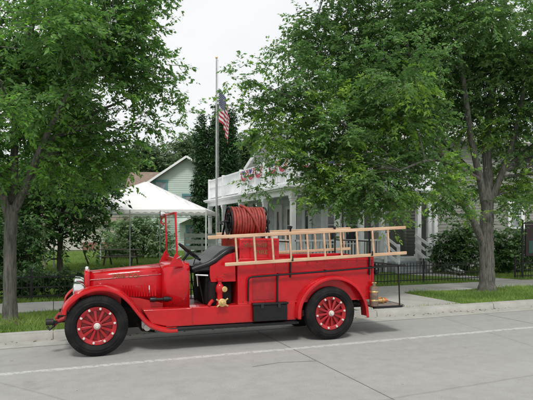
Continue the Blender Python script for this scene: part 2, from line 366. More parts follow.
def shrub(name,label,cat,base,blobs,dens,per,lsize,m_,twig=.25,group=None,stems=True,ratio=.5,droop=.2,flat=.8,fill=True):
    root=empty(name,base); tag(root,label,cat,group); B=np.array(base)
    P,O=blob_points([(np.array(c)-B,r,w) for c,r,w in blobs],dens)
    P[:,2]=np.maximum(P[:,2],.04)
    pos,ld,_=sprays(P,O,twig,per,lsize,droop=droop,flat=flat)
    pos[:,2]=np.maximum(pos[:,2],.02)
    V,Q=leaves(pos,ld,lsize,ratio)
    npmesh('foliage',V,Q,[LF[m_]],None,root)
    sb=MB()
    for i in rng.choice(len(P),min(26,len(P)),replace=False):
        t=P[i]*.92; s0=np.array([t[0]*.25,t[1]*.25,0]); L=np.linalg.norm(t-s0); sb.tube([s0,s0*.5+t*.5+np.array([0,0,.1*L]),t],[.02+.004*L,.013,.005],n=5)
    sb.build('stem','barkd',root,smooth=True)
    return root
# ================================================================= SETTING
GZ=.12
def sheet(name,x0,x1,y0,y1,z,m_,kind='structure'):
    o=MB().add([(x0,y0,z),(x1,y0,z),(x1,y1,z),(x0,y1,z)],[(0,1,2,3)]).build(name,m_); tag(o,kind=kind); return o
sheet('ground',-400,400,9.4,600,GZ-.02,'soil')
sheet('road',-400,400,-60,9.22,0,'road')

MBl=MB().box(-60,80,7.165,7.265,.0,.004); tag(MBl.build('road_line','line'),kind='structure')
# gutter apron and joint lines in the road (saw cuts as thin dark recess strips)
j=MB()
for x in (-6.76,-1.76,3.24,8.24,13.24,18.24): j.box(x,x+.013,-8,8.72,.0,.0025)
for (x0,y0,x1,y1) in ((2.35,6.45,2.75,6.52),(2.75,6.52,3.24,6.42)): j.bar((x0,y0,.001),(x1,y1,.001),.014,.004)
j.box(-60,80,8.718,8.727,0,.003)
tag(j.build('road_joints',mat('joint_tar',(.16,.155,.145),.9,var=.3,vscale=20)),kind='structure')
k=MB()
x=-30.0
while x<40:
    k.loft([[(xx,9.2,0.0),(xx,9.215,.10),(xx,9.24,.125),(xx,9.36,.128),(xx,9.365,.05)] for xx in (x,x+2.985)])
    x+=3.0
k.box(-30,40,9.225,9.355,-.02,.118)
tag(k.build('kerb','concrete',smooth=True),kind='structure')
tag(MB().box(-60,80,8.74,9.20,-.05,.006).build('gutter','concrete'),kind='structure')
s=MB(); x=-30.0
while x<40: s.box(x,x+1.488,11.6,13.05,.05,.128); x+=1.5
tag(s.build('sidewalk','slab',bevel=.008),kind='structure')
# driveway-like walk behind the truck tail between kerb and sidewalk
s=MB()
for i in range(2): s.box(5.7+i*1.3,6.985+i*1.3,9.37,11.59,.05,.1275)
tag(s.build('carriage_walk','slab',bevel=.008),kind='structure')
# front path from sidewalk to steps
s=MB(); 
for i in range(3):
    a=i/3; b_=(i+1)/3-.006; P0=Vector((13.3,13.06,0)); P1=Vector((12.25,16.5,0)); A=P0.lerp(P1,a); Bq=P0.lerp(P1,b_)
    s.add([(A.x-.55,A.y,.135),(A.x+.55,A.y,.135),(Bq.x+.55,Bq.y,.135),(Bq.x-.55,Bq.y,.135),(A.x-.55,A.y,.05),(A.x+.55,A.y,.05),(Bq.x+.55,Bq.y,.05),(Bq.x-.55,Bq.y,.05)],[(0,1,2,3),(4,5,1,0),(5,6,2,1),(7,4,0,3),(6,7,3,2)])
tag(s.build('front_path','slab'),kind='structure')
# grass
def grass(name,regions,dens,h,w,label):
    Vs=[]
    for (x0,x1,y0,y1,dm,hm) in regions:
        n=int((x1-x0)*(y1-y0)*dens*dm); p=np.stack([rng.uniform(x0,x1,n),rng.uniform(y0,y1,n),np.full(n,GZ-.02)],1)
        if hm<0: # ragged edge
            hm=-hm
        # skip paths
        k=~((p[:,0]>5.62)&(p[:,0]<8.35)&(p[:,1]<11.6)&(p[:,1]>9.4)); 
        cx=13.3+(12.25-13.3)*(p[:,1]-13.06)/(16.5-13.06); k&=~((np.abs(p[:,0]-cx)<.55)&(p[:,1]>13.0)&(p[:,1]<16.6))
        p=p[k]; n=len(p); a=rng.uniform(0,2*PI,n); sd=np.stack([np.cos(a),np.sin(a),np.zeros(n)],1)*w*.5
        hh=h*hm*(.5+.9*rng.random(n))*(.75+.35*np.sin(p[:,0]*1.7)*np.sin(p[:,1]*2.3)); lean=rng.normal(0,.45,(n,2))*hh[:,None]
        tip=p.copy(); tip[:,2]+=hh; tip[:,:2]+=lean
        Vs.append(np.stack([p-sd,p+sd,tip],1).reshape(-1,3))
    V=np.concatenate(Vs); o=npmesh(name,V,np.arange(len(V)).reshape(-1,3),[LF['grass']]); tag(o,label,'grass',kind='stuff'); return o
grass('verge_grass',[(-5.2,2.5,9.37,11.6,1,1),(4.6,16.5,9.37,11.6,1,1)],1500,.075,.014,'short green grass of the kerbside verge')
grass('verge_weeds',[(-5.2,2.5,9.37,9.48,.5,1),(4.6,16.5,9.37,9.46,.5,1),(-5.2,16,11.5,11.62,.4,.9),(10.2,11.1,10.75,11.4,.35,1.1),(-1.1,-.3,10.1,10.8,.35,1.1)],900,.13,.020,'taller ragged grass along the kerb edge and round the trunks')
grass('lawn_grass',[(-6,19,13.06,17,.55,1.1),(-9,10,17,27,.26,1.4),(-14,9,27,40,.10,1.8)],1500,.085,.022,'mown green lawn behind the iron fence')
for (x,y,rr) in ((-.69,10.4,.34),(10.6,11.08,.42)):
    q=MB(); n=28; cc=[(x+rr*(1+.25*math.sin(i*2.3)+.15*math.sin(i*5.1))*math.cos(2*PI*i/n),y+rr*.8*(1+.25*math.sin(i*2.3))*math.sin(2*PI*i/n),GZ-.005) for i in range(n)]
    q.add([(x,y,GZ+.035)]+cc,[(0,i+1,(i+1)%n+1) for i in range(n)]); tag(q.build('bare_soil',M.setdefault('dirt',mat('bare_soil',(.07,.05,.035),1,col2=(.14,.11,.08),vscale=14,bump=.8,bscale=40)),smooth=True),kind='structure')
# a little clutter in the gutter
db=[]
n=260; p=np.stack([rng.uniform(-6,14,n),9.19-np.abs(rng.normal(0,.10,n)),np.full(n,.012)],1)
V,Q=leaves(p,rng.normal(0,1,(n,3))*np.array([1,1,.08]),.045,.6); V[:,2]=np.maximum(V[:,2],.008)
tag(npmesh('gutter_litter',V,Q,[mat('dry_leaf',(.16,.12,.06),.9,var=.4,vscale=30)]),'dry leaf bits and seeds along the gutter','litter',kind='stuff')
# ================================================================= FIRE ENGINE
T0=(.55,7.71,0.0); TR=-R(2.757)
fe=tag(empty('fire_engine',T0,TR),'vintage red open cab fire engine with hose reel, parked by the kerb','fire engine')
W_=1.42; YC=.71
def make_wheel(y,x,side):
    "side -1: outer face toward the camera"
    root=MB()
    # red artillery wheel: felloe, spokes, back drum; outer face at local y=0 going +y
    sg=1 if side<0 else -1
    def Y(v): return v*sg
    c=(0,0,0)
    root.lathe([(.262,Y(.030)),(.262,Y(.10)),(.205,Y(.10)),(.205,Y(.045)),(.222,Y(.032)),(.262,Y(.030))],c,'y',48)
    for i in range(12):
        a=2*PI*(i+.25)/12; ca,sa=math.cos(a),math.sin(a)
        p0=Vector((ca*.05,Y(.055),sa*.05)); p1=Vector((ca*.212,Y(.060),sa*.212)); t=Vector((-sa,0,ca))
        w0,w1=.013,.021
        vs=[]
        for p,w,hh in ((p0,w0,.03),(p1,w1,.018)):
            for q in ((-1,-1),(1,-1),(1,1),(-1,1)): vs.append(p+t*w*q[0]+Vector((0,hh*q[1],0)))
        root.add(vs,[(0,1,5,4),(1,2,6,5),(2,3,7,6),(3,0,4,7)])
    root.lathe([(.0,Y(.02)),(.062,Y(.022)),(.07,Y(.03)),(.07,Y(.09))],c,'y',28)
    w=root.build('wheel','red_wheel',fe,bevel=.004); w.location=(x,y,.42)
    d=MB().lathe([(.0,Y(.085)),(.204,Y(.085)),(.204,Y(.16)),(0,Y(.16))],c,'y',36).build('brake_drum','red2',w,smooth=True)
    ty=MB(); prof=[(.262,.055),(.275,.022),(.30,.006),(.318,.001),(.322,-.003),(.328,-.003),(.332,.0),(.352,.002),(.356,-.001),(.362,.004),(.388,.018),(.402,.030),(.414,.040)]
    for kk in range(5):
        y0=.045+kk*.018; prof+=[(.419,y0),(.420,y0+.012),(.411,y0+.0125),(.411,y0+.0175)]
    prof+=[(.414,.135),(.402,.145),(.388,.157),(.365,.168),(.335,.172),(.30,.168),(.27,.15),(.262,.12)]
    ty.lathe([(r,Y(h)) for r,h in prof],c,'y',64)
    for i in range(72):   # shoulder blocks
        a=2*PI*i/72
        for h0 in (.022,.145):
            ca,sa=math.cos(a),math.sin(a); t=Vector((-sa,0,ca))*.010; r0,r1=.392,.4165
            p=Vector((ca*r0,Y(h0),sa*r0)); q=Vector((ca*r1,Y(h0+(.012 if h0<.1 else 0)),sa*r1)); s2=Vector((0,Y(.008),0))
            ty.add([p-t,p+t,q+t,q-t,p-t+s2,p+t+s2,q+t+s2,q-t+s2],[(0,1,2,3),(4,7,6,5),(0,4,5,1),(1,5,6,2),(2,6,7,3),(3,7,4,0)])
    ty.build('tyre','rubber',w,smooth=True)
    lg=None
    for i in range(10):
        a=2*PI*(i+.2)/10; ca,sa=math.cos(a),math.sin(a)
        if lg is None:
            lb=MB().lathe([(0,Y(-.012)),(.014,Y(-.012)),(.017,Y(-.004)),(.017,Y(.004))],c,'y',10); lb.box(-.017,.017,min(Y(.002),Y(.02)),max(Y(.002),Y(.02)),-.013,.013)
            lg=lb.build('rim_clamp','silver',w,bevel=.003); l=lg
        else: l=lg.copy(); C.objects.link(l)
        l.location=(ca*.236,Y(.024),sa*.236); l.rotation_euler=(0,-a,0)
    hb=MB().lathe([(0,Y(-.035)),(.02,Y(-.035)),(.028,Y(-.028)),(.036,Y(.0)),(.044,Y(.004)),(.046,Y(.03))],c,'y',24).build('hub_cap','silver' ,w,smooth=True)
    for i in range(6):
        pass
    return w
for x,y,sd in ((0,0,-1),(3.53,0,-1),(0,W_,1),(3.53,W_,1)): make_wheel(y,x,sd)
# fenders: swept section
def fender(path,y0,y1,name='mudguard',flip=False):
    secs=[]; n=len(path); PP=[]
    for i in range(n-1):
        p0,p1,p2,p3=[Vector((*path[max(0,min(n-1,q))],0)) for q in (i-1,i,i+1,i+2)]
        for q in range(5):
            t=q/5; a=.5*((2*p1)+(p2-p0)*t+(2*p0-5*p1+4*p2-p3)*t*t+(3*p1-p0-3*p2+p3)*t**3); PP.append(a)
    PP.append(Vector((*path[-1],0)))
    for i,p in enumerate(PP):
        t=(PP[min(i+1,len(PP)-1)]-PP[max(i-1,0)]).normalized(); nn=Vector((-t.y,t.x,0))
        if nn.y<0 and abs(nn.y)>.02: pass
        ys=[(0,-.052),(-.004,-.040),(0,-.012),(.012,-.003),(.03,-.004),(.045,-.012),(.06,-.002),(.13,.016),(.2,.012),(.27,-.005)]
        sec=[]
        for (w,h) in ys:
            yy=(y0+w*(y1-y0)/.27); q=p+nn*h; sec.append((q.x,yy,q.y))
        secs.append(sec)
    return MB().loft(secs).build(name,'red',fe,smooth=True,solid=.006)
FP=[(-.45,.60),(-.43,.70),(-.34,.80),(-.18,.905),(.04,.955),(.27,.90),(.44,.76),(.58,.58),(.72,.42),(.92,.335),(1.1,.325)]
RP=[(2.95,.36),(2.96,.52),(3.02,.68),(3.14,.83),(3.33,.955),(3.57,1.0),(3.80,.955),(3.99,.83),(4.11,.66),(4.17,.50),(4.19,.33)]
fender(FP,-.01,.30); fender(FP,W_+.01,W_-.30); fender(RP,-.02,.24); fender(RP,W_+.02,W_-.24)
# bonnet loft
def hsec(x,hw,zt,zb,crown=.07,n=9):
    pts=[(x,YC-hw,zb),(x,YC-hw,zb*.5+zt*.5-.05),(x,YC-hw+.004,zt-crown-.035)]
    for i in range(n+1):
        a=PI*(1-i/n); pts.append((x,YC+(hw-.012)*math.copysign(abs(math.cos(a))**.62,math.cos(a)),zt-crown+crown*math.sin(a)**.8))
    pts+=[(x,YC+hw-.004,zt-crown-.035),(x,YC+hw,zb*.5+zt*.5-.05),(x,YC+hw,zb)]
    return pts
MB().loft([hsec(-.095,.285,1.125,.78),hsec(.2,.305,1.15,.76),hsec(.6,.335,1.18,.72),hsec(.915,.36,1.205,.64)]).build('bonnet','red',fe,smooth=True,solid=.006)
# hinge strips and louvres
hb=MB(); 
for y in (-1,1): hb.tube([(-.09,YC+y*.289,1.018),(.4,YC+y*.322,1.048),(.91,YC+y*.362,1.082)],.006,n=6)
hb.tube([(-.09,YC,1.128),(.91,YC,1.21)],.007,n=6); hb.build('bonnet_hinge','red2',fe)
lv=MB()
for i in range(13):
    x=.36+i*.038; yl=YC-(.305+(x-.2)/.4*.03) -.001
    lv.add([(x,yl-.002,.76),(x,yl-.002,.93),(x+.022,yl-.014,.925),(x+.022,yl-.014,.765),(x+.024,yl+.004,.765),(x+.024,yl+.004,.925)],[(0,1,2,3),(3,2,5,4)])
lv.build('louvre_panel','red',fe)
# bonnet catches
for x in (.08,.74):
    cm=MB(); yy=YC-(.297 if x<.2 else .350); cm.tube([(x,yy-.01,.80),(x,yy-.018,.86),(x,yy-.01,.92)],.008,n=6); cm.build('bonnet_catch','chrome',fe)
text_mesh('lettering','FIRE CO.',.078,'gold',fe,(.22,.395,1.045),(R(90)-.0,0,R(-4.2)),.001,1.3)
# radiator
MB().loft([hsec(-.165,.27,1.13,.60,.05),hsec(-.15,.295,1.15,.59,.07),hsec(-.09,.295,1.15,.59,.07)]).build('radiator_shell','red',fe,smooth=True,solid=.012)
rc=MB(); rc.box(-.150,-.12,YC-.25,YC+.25,.62,1.08)
for i in range(24): rc.box(-.158,-.150,YC-.245+i*.0208,YC-.238+i*.0208,.63,1.07)
rc.build('radiator_core','black',fe)
MB().lathe([(0,.055),(.02,.055),(.028,.045),(.028,.01),(.04,0)],(-.125,YC,1.14),'z',16).build('radiator_cap','chrome',fe,smooth=True)
# cowl (scuttle) flares to the cab
def csec(x,hw,zt,zb): return hsec(x,hw,zt,zb,.075)
MB().loft([csec(.92,.362,1.207,.60),csec(1.0,.40,1.225,.60),csec(1.1,.455,1.25,.60),csec(1.2,.50,1.262,.60),csec(1.31,.515,1.265,.60)]).build('scuttle','red',fe,smooth=True,solid=.01)
MB().lathe([(0,0),(.022,0),(.026,.012),(.03,.03)],(1.24,YC-.30,1.24),'z',14).build('filler_cap','chrome',fe,smooth=True)
db=MB(); db.box(1.285,1.305,YC-.50,YC+.50,.62,1.2); db.build('dashboard','under',fe)
# apron between bonnet and running board
ap=MB(); ap.prism([(.30,.80),(.50,.70),(.66,.50),(.80,.40),(1.31,.40),(1.31,.62),(.92,.66),(.6,.74),(.3,.79)],.335,.345)
ap.build('side_apron','red',fe)
ap=MB(); ap.prism([(-.40,.62),(-.3,.78),(-.1,.86),(.2,.86),(.34,.80),(.34,.62),(.1,.52),(-.3,.52)],.375,.385); ap.build('side_apron','red2',fe)
# black cylinder clamp on the flank
bc=MB(); bc.lathe([(0,-.16),(.03,-.16),(.034,-.15),(.034,-.07),(.022,-.065),(.022,.03),(.04,.035),(.04,.11),(.026,.115),(.026,.15),(0,.15)],(.90,.27,.72),'x',16)
bc.box(.78,.80,.27,.35,.68,.76); bc.box(.97,.99,.27,.35,.68,.76); bc.build('flank_fitting','black',fe,smooth=True)
# frame rails, axles, springs, sump
fr=MB()
for y in (.36,W_-.40): fr.box(-.52,4.32,y,y+.045,.44,.54)
for x in (-.45,.95,2.1,3.2,4.25): fr.box(x,x+.05,.40,W_-.40,.46,.53)
fr.build('chassis','under',fe,bevel=.004)
ax=MB()
for x in (0,3.53): ax.tube([(x,.12,.42),(x,W_-.12,.42)],.032,n=10)
ax.sphere((3.53,YC,.42),.15,8,(1,1,1)); ax.tube([(1.0,YC,.5),(3.45,YC,.43)],.03,n=8)
ax.build('axle','under',fe,smooth=True)
for x0,L in ((0,.44),(3.53,.55)):
    for y in (.38,W_-.38):
        sp=MB()
        for i in range(5):
            l=L*(1-i*.17); pts=[(x0+t*l,y,.46-i*.014-.07*(1-(t*t))+.03) for t in np.linspace(-1,1,9)]
            for a,b in zip(pts,pts[1:]): sp.bar(a,b,.05,.010)
        sp.build('leaf_spring','under',fe)
eg=MB(); eg.box(.05,.8,.5,.92,.36,.8); eg.box(.15,.7,.55,.87,.28,.40); eg.tube([(.8,.45,.36),(1.6,.4,.3),(2.6,.42,.3),(2.9,.42,.3)],.03,n=8); eg.tube([(1.5,.4,.31),(2.2,.4,.31)],.07,n=12)
eg.tube([(.55,.28,.40),(.62,.2,.30),(.8,.2,.27)],.02,n=8); eg.build('engine_block','under',fe,bevel=.01)
lk=MB(); lk.box(.62,.76,.2,.3,.30,.42); lk.lathe([(0,-.04),(.05,-.04),(.05,.04),(0,.04)],(.69,.17,.34),'y',14); lk.build('step_casting','silver',fe,bevel=.01)
# front: dumb irons, crank, towing shackle
di=MB()
for y in (.38,W_-.38):
    di.tube([(-.28,y,.50),(-.42,y,.50),(-.52,y,.46),(-.58,y,.39)],[.045,.04,.032,.025],n=8)
di.box(-.50,-.46,.36,W_-.36,.44,.52); di.build('dumb_iron','red2',fe,smooth=True,bevel=.004)
sh=MB(); sh.lathe([(0,-.05),(.045,-.05),(.045,.05),(0,.05)],(-.62,.34,.46),'x',12); sh.tube([(-.65,.33,.40),(-.62,.31,.36),(-.57,.33,.40),(-.57,.36,.45)],.018,n=8); sh.bar((-.6,.35,.45),(-.44,.39,.46),.04)
sh.build('tow_shackle','iron',fe,smooth=True)
# headlamps
for y in (.25,W_-.25):
    hl=MB(); hl.lathe([(0,.13),(.045,.125),(.085,.09),(.105,.04),(.108,-.0),(.114,-.012),(.114,-.028),(.104,-.032)],(-.27,y,.905),'x',28)
    h=hl.build('headlamp','chrome',fe,smooth=True)
    MB().lathe([(.104,-.028),(.07,-.042),(0,-.05)],(-.27,y,.905),'x',28).build('lens','lens',h,smooth=True)
    hs=MB(); hs.tube([(-.24,y,.81),(-.2,y+(.1 if y<YC else -.1),.72),(-.18,YC+(-.28 if y<YC else .28),.66)],.016,n=8); hs.build('lamp_bracket','black',h,smooth=True)
# windscreen
ws=MB()
for y,zt in ((.20,2.0),(W_-.20,2.0)): ws.bar((1.13,y,1.22),(1.10,y,zt),.032,.026)
ws.bar((1.128,.22,1.285),(1.128,W_-.22,1.285),.05,.06); ws.bar((1.102,.20,1.985),(1.102,W_-.20,1.985),.034,.034)
for y in (.17,W_-.17): ws.prism([(1.0,1.2),(1.22,1.2),(1.16,1.34),(1.11,1.40),(1.09,1.38)],y,y+.015)
w=ws.build('windscreen_frame','red',fe,bevel=.005)
MB().box(1.114,1.117,.23,W_-.23,1.31,1.97).build('glass','glass',w)
sp=MB(); sp.lathe([(0,.07),(.035,.065),(.06,.03),(.066,-.01),(.066,-.03),(0,-.036)],(1.05,W_-.17,1.99),'x',20)
s_=sp.build('spotlight','chrome',fe,smooth=True); MB().tube([(1.08,W_-.17,1.82),(1.03,W_-.15,1.86),(1.05,W_-.15,1.93)],.015,n=8).build('lamp_bracket','red2',s_,smooth=True)
ml=MB(); ml.tube([(1.09,.2,1.30),(1.18,.12,1.36)],.008,n=6); ml.build('mirror_arm','chrome',fe)
# steering
st=MB(); cst=Vector((1.36,.47,1.40)); axd=Vector((.62,0,.78)).normalized(); e1=Vector((0,1,0)); e2=axd.cross(e1)
st.tube([cst+(e1*math.cos(a)+e2*math.sin(a))*.20 for a in np.linspace(0,2*PI,33)[:-1]],.015,n=8,closed=True)
for i in range(4):
    a=PI/4+i*PI/2; st.tube([cst,cst+(e1*math.cos(a)+e2*math.sin(a))*.20],.008,n=6)
st.tube([cst+axd*.02,cst-axd*.75],.018,n=8); st.build('steering_wheel','black',fe,smooth=True)
lv=MB(); lv.tube([(1.5,.75,.62),(1.45,.75,.95),(1.43,.75,1.1)],.01,n=6); lv.sphere((1.43,.75,1.12),.022,6); lv.build('gear_lever','black',fe,smooth=True); lv=MB(); lv.tube([(1.55,.32,.62),(1.47,.3,1.0),(1.45,.3,1.17)],.012,n=6)
lv.tube([(1.36,.35,.7),(1.36,.33,1.1),(1.42,.3,1.33),(1.5,.28,1.3)],.009,n=6)
lv.build('brake_lever','black',fe,smooth=True)
# seat
cu=MB(); 
def seatsec(y,k):
    pts=[(1.36,1.10),(1.335,1.15),(1.35,1.20),(1.42,1.235),(1.52,1.245),(1.60,1.27),(1.68,1.33),(1.77,1.41),(1.87,1.465),(1.96,1.48),(2.00,1.45),(2.0,1.3),(1.98,1.10)]
    cx,cz=1.72,1.22
    return [(cx+(x-cx)*k,y,cz+(z-cz)*k) for x,z in pts]
secs=[]
for i,t in enumerate(np.linspace(0,1,29)):
    y=.16+t*(W_-.32); e=min(t,1-t)*(W_-.32); k=1-.30*max(0,1-e/.09)**2
    k*=1-.018*abs(math.sin(t*7*PI))**.25*(-1) -.018
    secs.append(seatsec(y,k))
cu.loft(secs,closed=True); cu.add(secs[0],[tuple(range(13))]); cu.add(secs[-1],[tuple(range(13))]); cu.build('seat','leather',fe,smooth=True)
# side roll draped over the panel
ro=MB(); ro.tube([(1.34,.16,1.16),(1.44,.15,1.19),(1.58,.14,1.235),(1.70,.14,1.30),(1.82,.14,1.39),(1.93,.15,1.46),(1.985,.17,1.46)],[.025,.035,.04,.04,.04,.038,.025],n=12); ro.build('arm_roll','leather',fe,smooth=True)
sr=MB(); sr.box(1.56,1.96,.24,W_-.24,.62,1.08); sr.build('seat_box','under',fe,bevel=.01)
ss=MB(); ss.prism([(1.62,.96),(1.60,1.05),(1.60,1.2),(1.70,1.25),(1.80,1.35),(1.99,1.40),(2.0,.96)],.13,.165); ss.build('seat_side_panel','red',fe,bevel=.006); ss=MB(); ss.prism([(1.62,.96),(1.60,1.2),(1.99,1.40),(2.0,.96)],W_-.165,W_-.13); ss.build('seat_side_panel','red',fe,bevel=.006)
rg=MB(); rg.tube([(1.40,.2,1.07),(1.58,.16,1.06)],.014,n=8); rg.tube([(1.42,.2,1.07),(1.44,.22,.9)],.01,n=6); rg.build('grab_rail','chrome',fe,smooth=True)
ex=MB(); ex.lathe([(0,0),(.07,0),(.075,.02),(.075,.30),(.05,.36),(.02,.38),(0,.38)],(1.66,.20,.62),'z',16); ex.build('soda_tank','under',fe,smooth=True)
# side sill, floor, running board
sl=MB(); sl.prism([(.74,.40),(1.0,.34),(2.95,.34),(2.95,.61),(1.32,.61),(1.3,.60),(.9,.60),(.62,.60)],.085,.33); sl.build('side_sill','red',fe,bevel=.012)
sl=MB(); sl.box(1.0,2.95,W_-.33,W_-.085,.36,.61); sl.box(1.3,2.2,.33,W_-.33,.57,.60); sl.build('cab_floor','red2',fe,bevel=.01)
sc=MB(); sc.box(1.325,1.337,.080,.0845,.345,.605); sc.box(.95,2.95,.078,.0845,.345,.36); sc.build('sill_seam','red2',fe)
for y0,y1 in ((-.005,.29),(W_-.29,W_+.005)):
    rb=MB(); rb.box(.90,2.97,y0,y1,.290,.325); 
    for i in range(9): rb.box(.92,2.95,y0+.02+i*.03,y0+.03+i*.03,.325,.329)
    rb.build('running_board','black',fe,bevel=.005)
# toolbox
tb=MB(); tb.box(2.24,2.78,-.01,.08,.36,.60); t_=tb.build('tool_box','black',fe,bevel=.008)
lid=MB(); lid.box(2.225,2.795,-.022,.085,.603,.635); lid.build('lid','black',t_,bevel=.006)
for x in (2.35,2.62): lc=MB(); lc.box(x,x+.04,-.03,-.0225,.56,.625); lc.build('latch','iron',t_)
# intake valve with brass cap
vb=MB(); vb.lathe([(0,.62),(.055,.62),(.055,.64),(.042,.66),(.045,.80),(.062,.83),(.062,.88),(.05,.92),(.03,.94),(.03,.98),(.045,.985),(.045,1.01),(.02,1.02),(0,1.02)],(1.74,.09,0),'z',20); vb.lathe([(.04,.05),(.045,.0),(.06,-.01),(.06,-.03)],(1.76,.06,.665),'y',20)
vb.tube([(1.64,.09,.70),(1.60,.1,.66),(1.58,.1,.62)],.028,n=10); v_=vb.build('intake_valve','red',fe,smooth=True)
bb=MB(); bb.lathe([(.058,-.03),(.062,-.035),(.062,-.052),(.045,-.06),(.018,-.062),(.018,-.075),(0,-.075)],(1.76,.06,.665),'y',24)
for a in (R(35),R(150),R(215),R(330)): bb.bar((1.76+.055*math.cos(a),.015,.665+.055*math.sin(a)),(1.76+.105*math.cos(a),.012,.665+.105*math.sin(a)),.02,.022)
bb.build('brass_cap','brass',v_,bevel=.003)
gg=MB(); gg.lathe([(.04,.02),(.042,-.01),(.036,-.016),(0,-.016)],(1.80,.03,.86),'y',20); gg.build('pressure_gauge','brass',v_,smooth=True)
# hose box with lettering
hx=MB(); hx.box(2.06,2.70,.14,W_-.14,.60,1.605); hx_=hx.build('hose_box','red',fe,bevel=.014)
tr=MB()
for x0,x1,z0,z1 in ((2.1,2.66,1.56,1.575),): tr.box(x0,x1,.134,.139,z0,z1)
for x in (2.10,2.64): 
    for z in (1.33,1.45,1.55): tr.sphere((x,.138,z),.007,5)
tr.build('rivet_row','red2',hx_)
text_mesh('lettering','VILLAGE',.090,'gold',hx_,(2.12,.136,1.475),(R(90),0,0),.001,1.15)
text_mesh('lettering','FIRE',.090,'gold',hx_,(2.31,.136,1.365),(R(90),0,0),.001,1.25)
# bed
bd=MB(); bd.box(2.02,4.34,.10,.125,.60,1.285); bd.box(2.02,4.34,W_-.125,W_-.10,.60,1.285); bd.box(4.315,4.34,.125,W_-.125,.60,1.285); bd.box(2.02,2.045,.125,W_-.125,.60,1.26); bd.box(2.045,4.315,.125,W_-.125,.70,.73)
b_=bd.build('bed','red',fe,bevel=.006)
be=MB(); be.tube([(2.04,.112,1.29),(4.33,.112,1.29),(4.33,W_-.112,1.29),(2.04,W_-.112,1.29)],.016,n=8)
be.box(2.62,2.64,.090,.0995,.62,1.27); be.box(2.64,4.33,.092,.0995,1.245,1.262); be.box(2.02,2.62,.092,.0995,1.245,1.262); be.box(2.02,4.33,.088,.0995,.605,.63); be.box(4.30,4.332,.088,.0995,.63,1.245); be.build('bed_moulding','red',b_,bevel=.003)
sc=MB()
for i in range(26):
    x=2.1+(i%13)*.175; z=1.225 if i<13 else .66
    sc.sphere((x,.098,z),.008,5)
sc.build('rivet_row','red2',b_)
inn=MB(); inn.box(2.25,2.60,.094,.0995,.67,1.02); inn.build('recess_panel','red2',b_,bevel=.003)
# folded hose in the bed
fh=MB()
for i in range(9):
    for kx in range(3): fh.tube([(2.85,.28+i*.11,.78+kx*.1),(4.2,.28+i*.11,.78+kx*.1)],.045,n=8)
fh.build('folded_hose',mat('canvas_hose',(.42,.38,.31),.9,var=.2),b_,smooth=True)
# side rod
rd=MB(); rd.tube([(2.17,.06,.66),(2.17,.05,.98),(2.185,.045,1.015),(2.23,.045,1.03),(3.4,.045,1.08),(4.72,.045,1.145)],.015,n=8)
for x in (2.66,3.45,4.28): rd.bar((x,.045,1.045+(x-2.3)*.046),(x,.10,1.045+(x-2.3)*.046),.02)
rd.tube([(4.72,W_-.045,1.145),(4.25,W_-.045,1.13)],.015,n=8)
rd.build('grab_bar','black',fe,smooth=True)
dv=MB(); dv.box(2.63,2.655,.06,.089,.62,1.04); dv.build('bed_strap','black',b_)
# ladder brackets
for x in (2.86,4.24):
    br=MB()
    for y in (.075,W_-.075):
        br.bar((x,y,1.0),(x,y,1.80),.020,.03,up=(0,1,0)); 
        s2=-1 if y<YC else 1
        for z in (1.26+(x-1.81)*.042,): br.bar((x,y,z-.035),(x,y+s2*.10,z-.035),.03,.014); br.bar((x,y+s2*.10,z-.04),(x,y+s2*.10,z+.03),.03,.012)
        br.bar((x,y,1.74),(x,y+s2*.07,1.79),.02,.014)
    br.bar((x,.075,1.55),(x,W_-.075,1.55),.02,.02)
    br.build('ladder_bracket','black',fe,bevel=.003)
# reel
cr=Vector((2.30,.62,1.865))
rl=MB()
for x,dx in ((-.28,1),(.30,-1)):
    rl.tube([(cr.x+x,cr.y+.235*math.cos(a),cr.z+.235*math.sin(a)) for a in np.linspace(0,2*PI,37)[:-1]],.014,n=8,closed=True)
    rl.tube([(cr.x+x,cr.y+.13*math.cos(a),cr.z+.13*math.sin(a)) for a in np.linspace(0,2*PI,37)[:-1]],.012,n=8,closed=True)
    for i in range(8):
        a=2*PI*i/8; rl.bar((cr.x+x,cr.y,cr.z),(cr.x+x,cr.y+.235*math.cos(a),cr.z+.235*math.sin(a)),.028,.010)
rl.tube([(cr.x-.36,cr.y,cr.z),(cr.x+.37,cr.y,cr.z)],.03,n=12); rl.tube([(cr.x-.28,cr.y,cr.z),(cr.x+.3,cr.y,cr.z)],.10,n=20)
rl_=rl.build('hose_reel','black',fe,smooth=True)
for x in (-.34,.35):
    stn=MB()
    for dy in (-.2,.2): stn.bar((cr.x+x,cr.y+dy,1.605),(cr.x+x,cr.y,cr.z),.026,.026)
    if x<0: stn.build('reel_stand','black',rl_)
stn.sphere((cr.x+.37,cr.y,cr.z),.045,8); stn.build('reel_stand','black',rl_); stn=MB(); stn.tube([(cr.x-.36,cr.y,cr.z),(cr.x-.41,cr.y,cr.z),(cr.x-.41,cr.y-.12,cr.z-.04),(cr.x-.46,cr.y-.12,cr.z-.04)],.011,n=6)
stn.build('crank_handle','black',rl_)
hz=MB(); pts=[]
for layer,(rad,turns) in enumerate(((.145,13),(.185,12.5),(.222,12))):
    N_=int(turns*26)
    for i in range(N_):
        t=i/N_; t2=t if layer%2==0 else 1-t; a=2*PI*turns*t
        pts.append((cr.x-.255+t2*.53+.004*math.sin(i*.37),cr.y+(rad+.006*math.sin(i*.11+layer))*math.cos(a),cr.z+(rad+.006*math.sin(i*.13))*math.sin(a)))
hz.tube(pts,.0215,n=8)
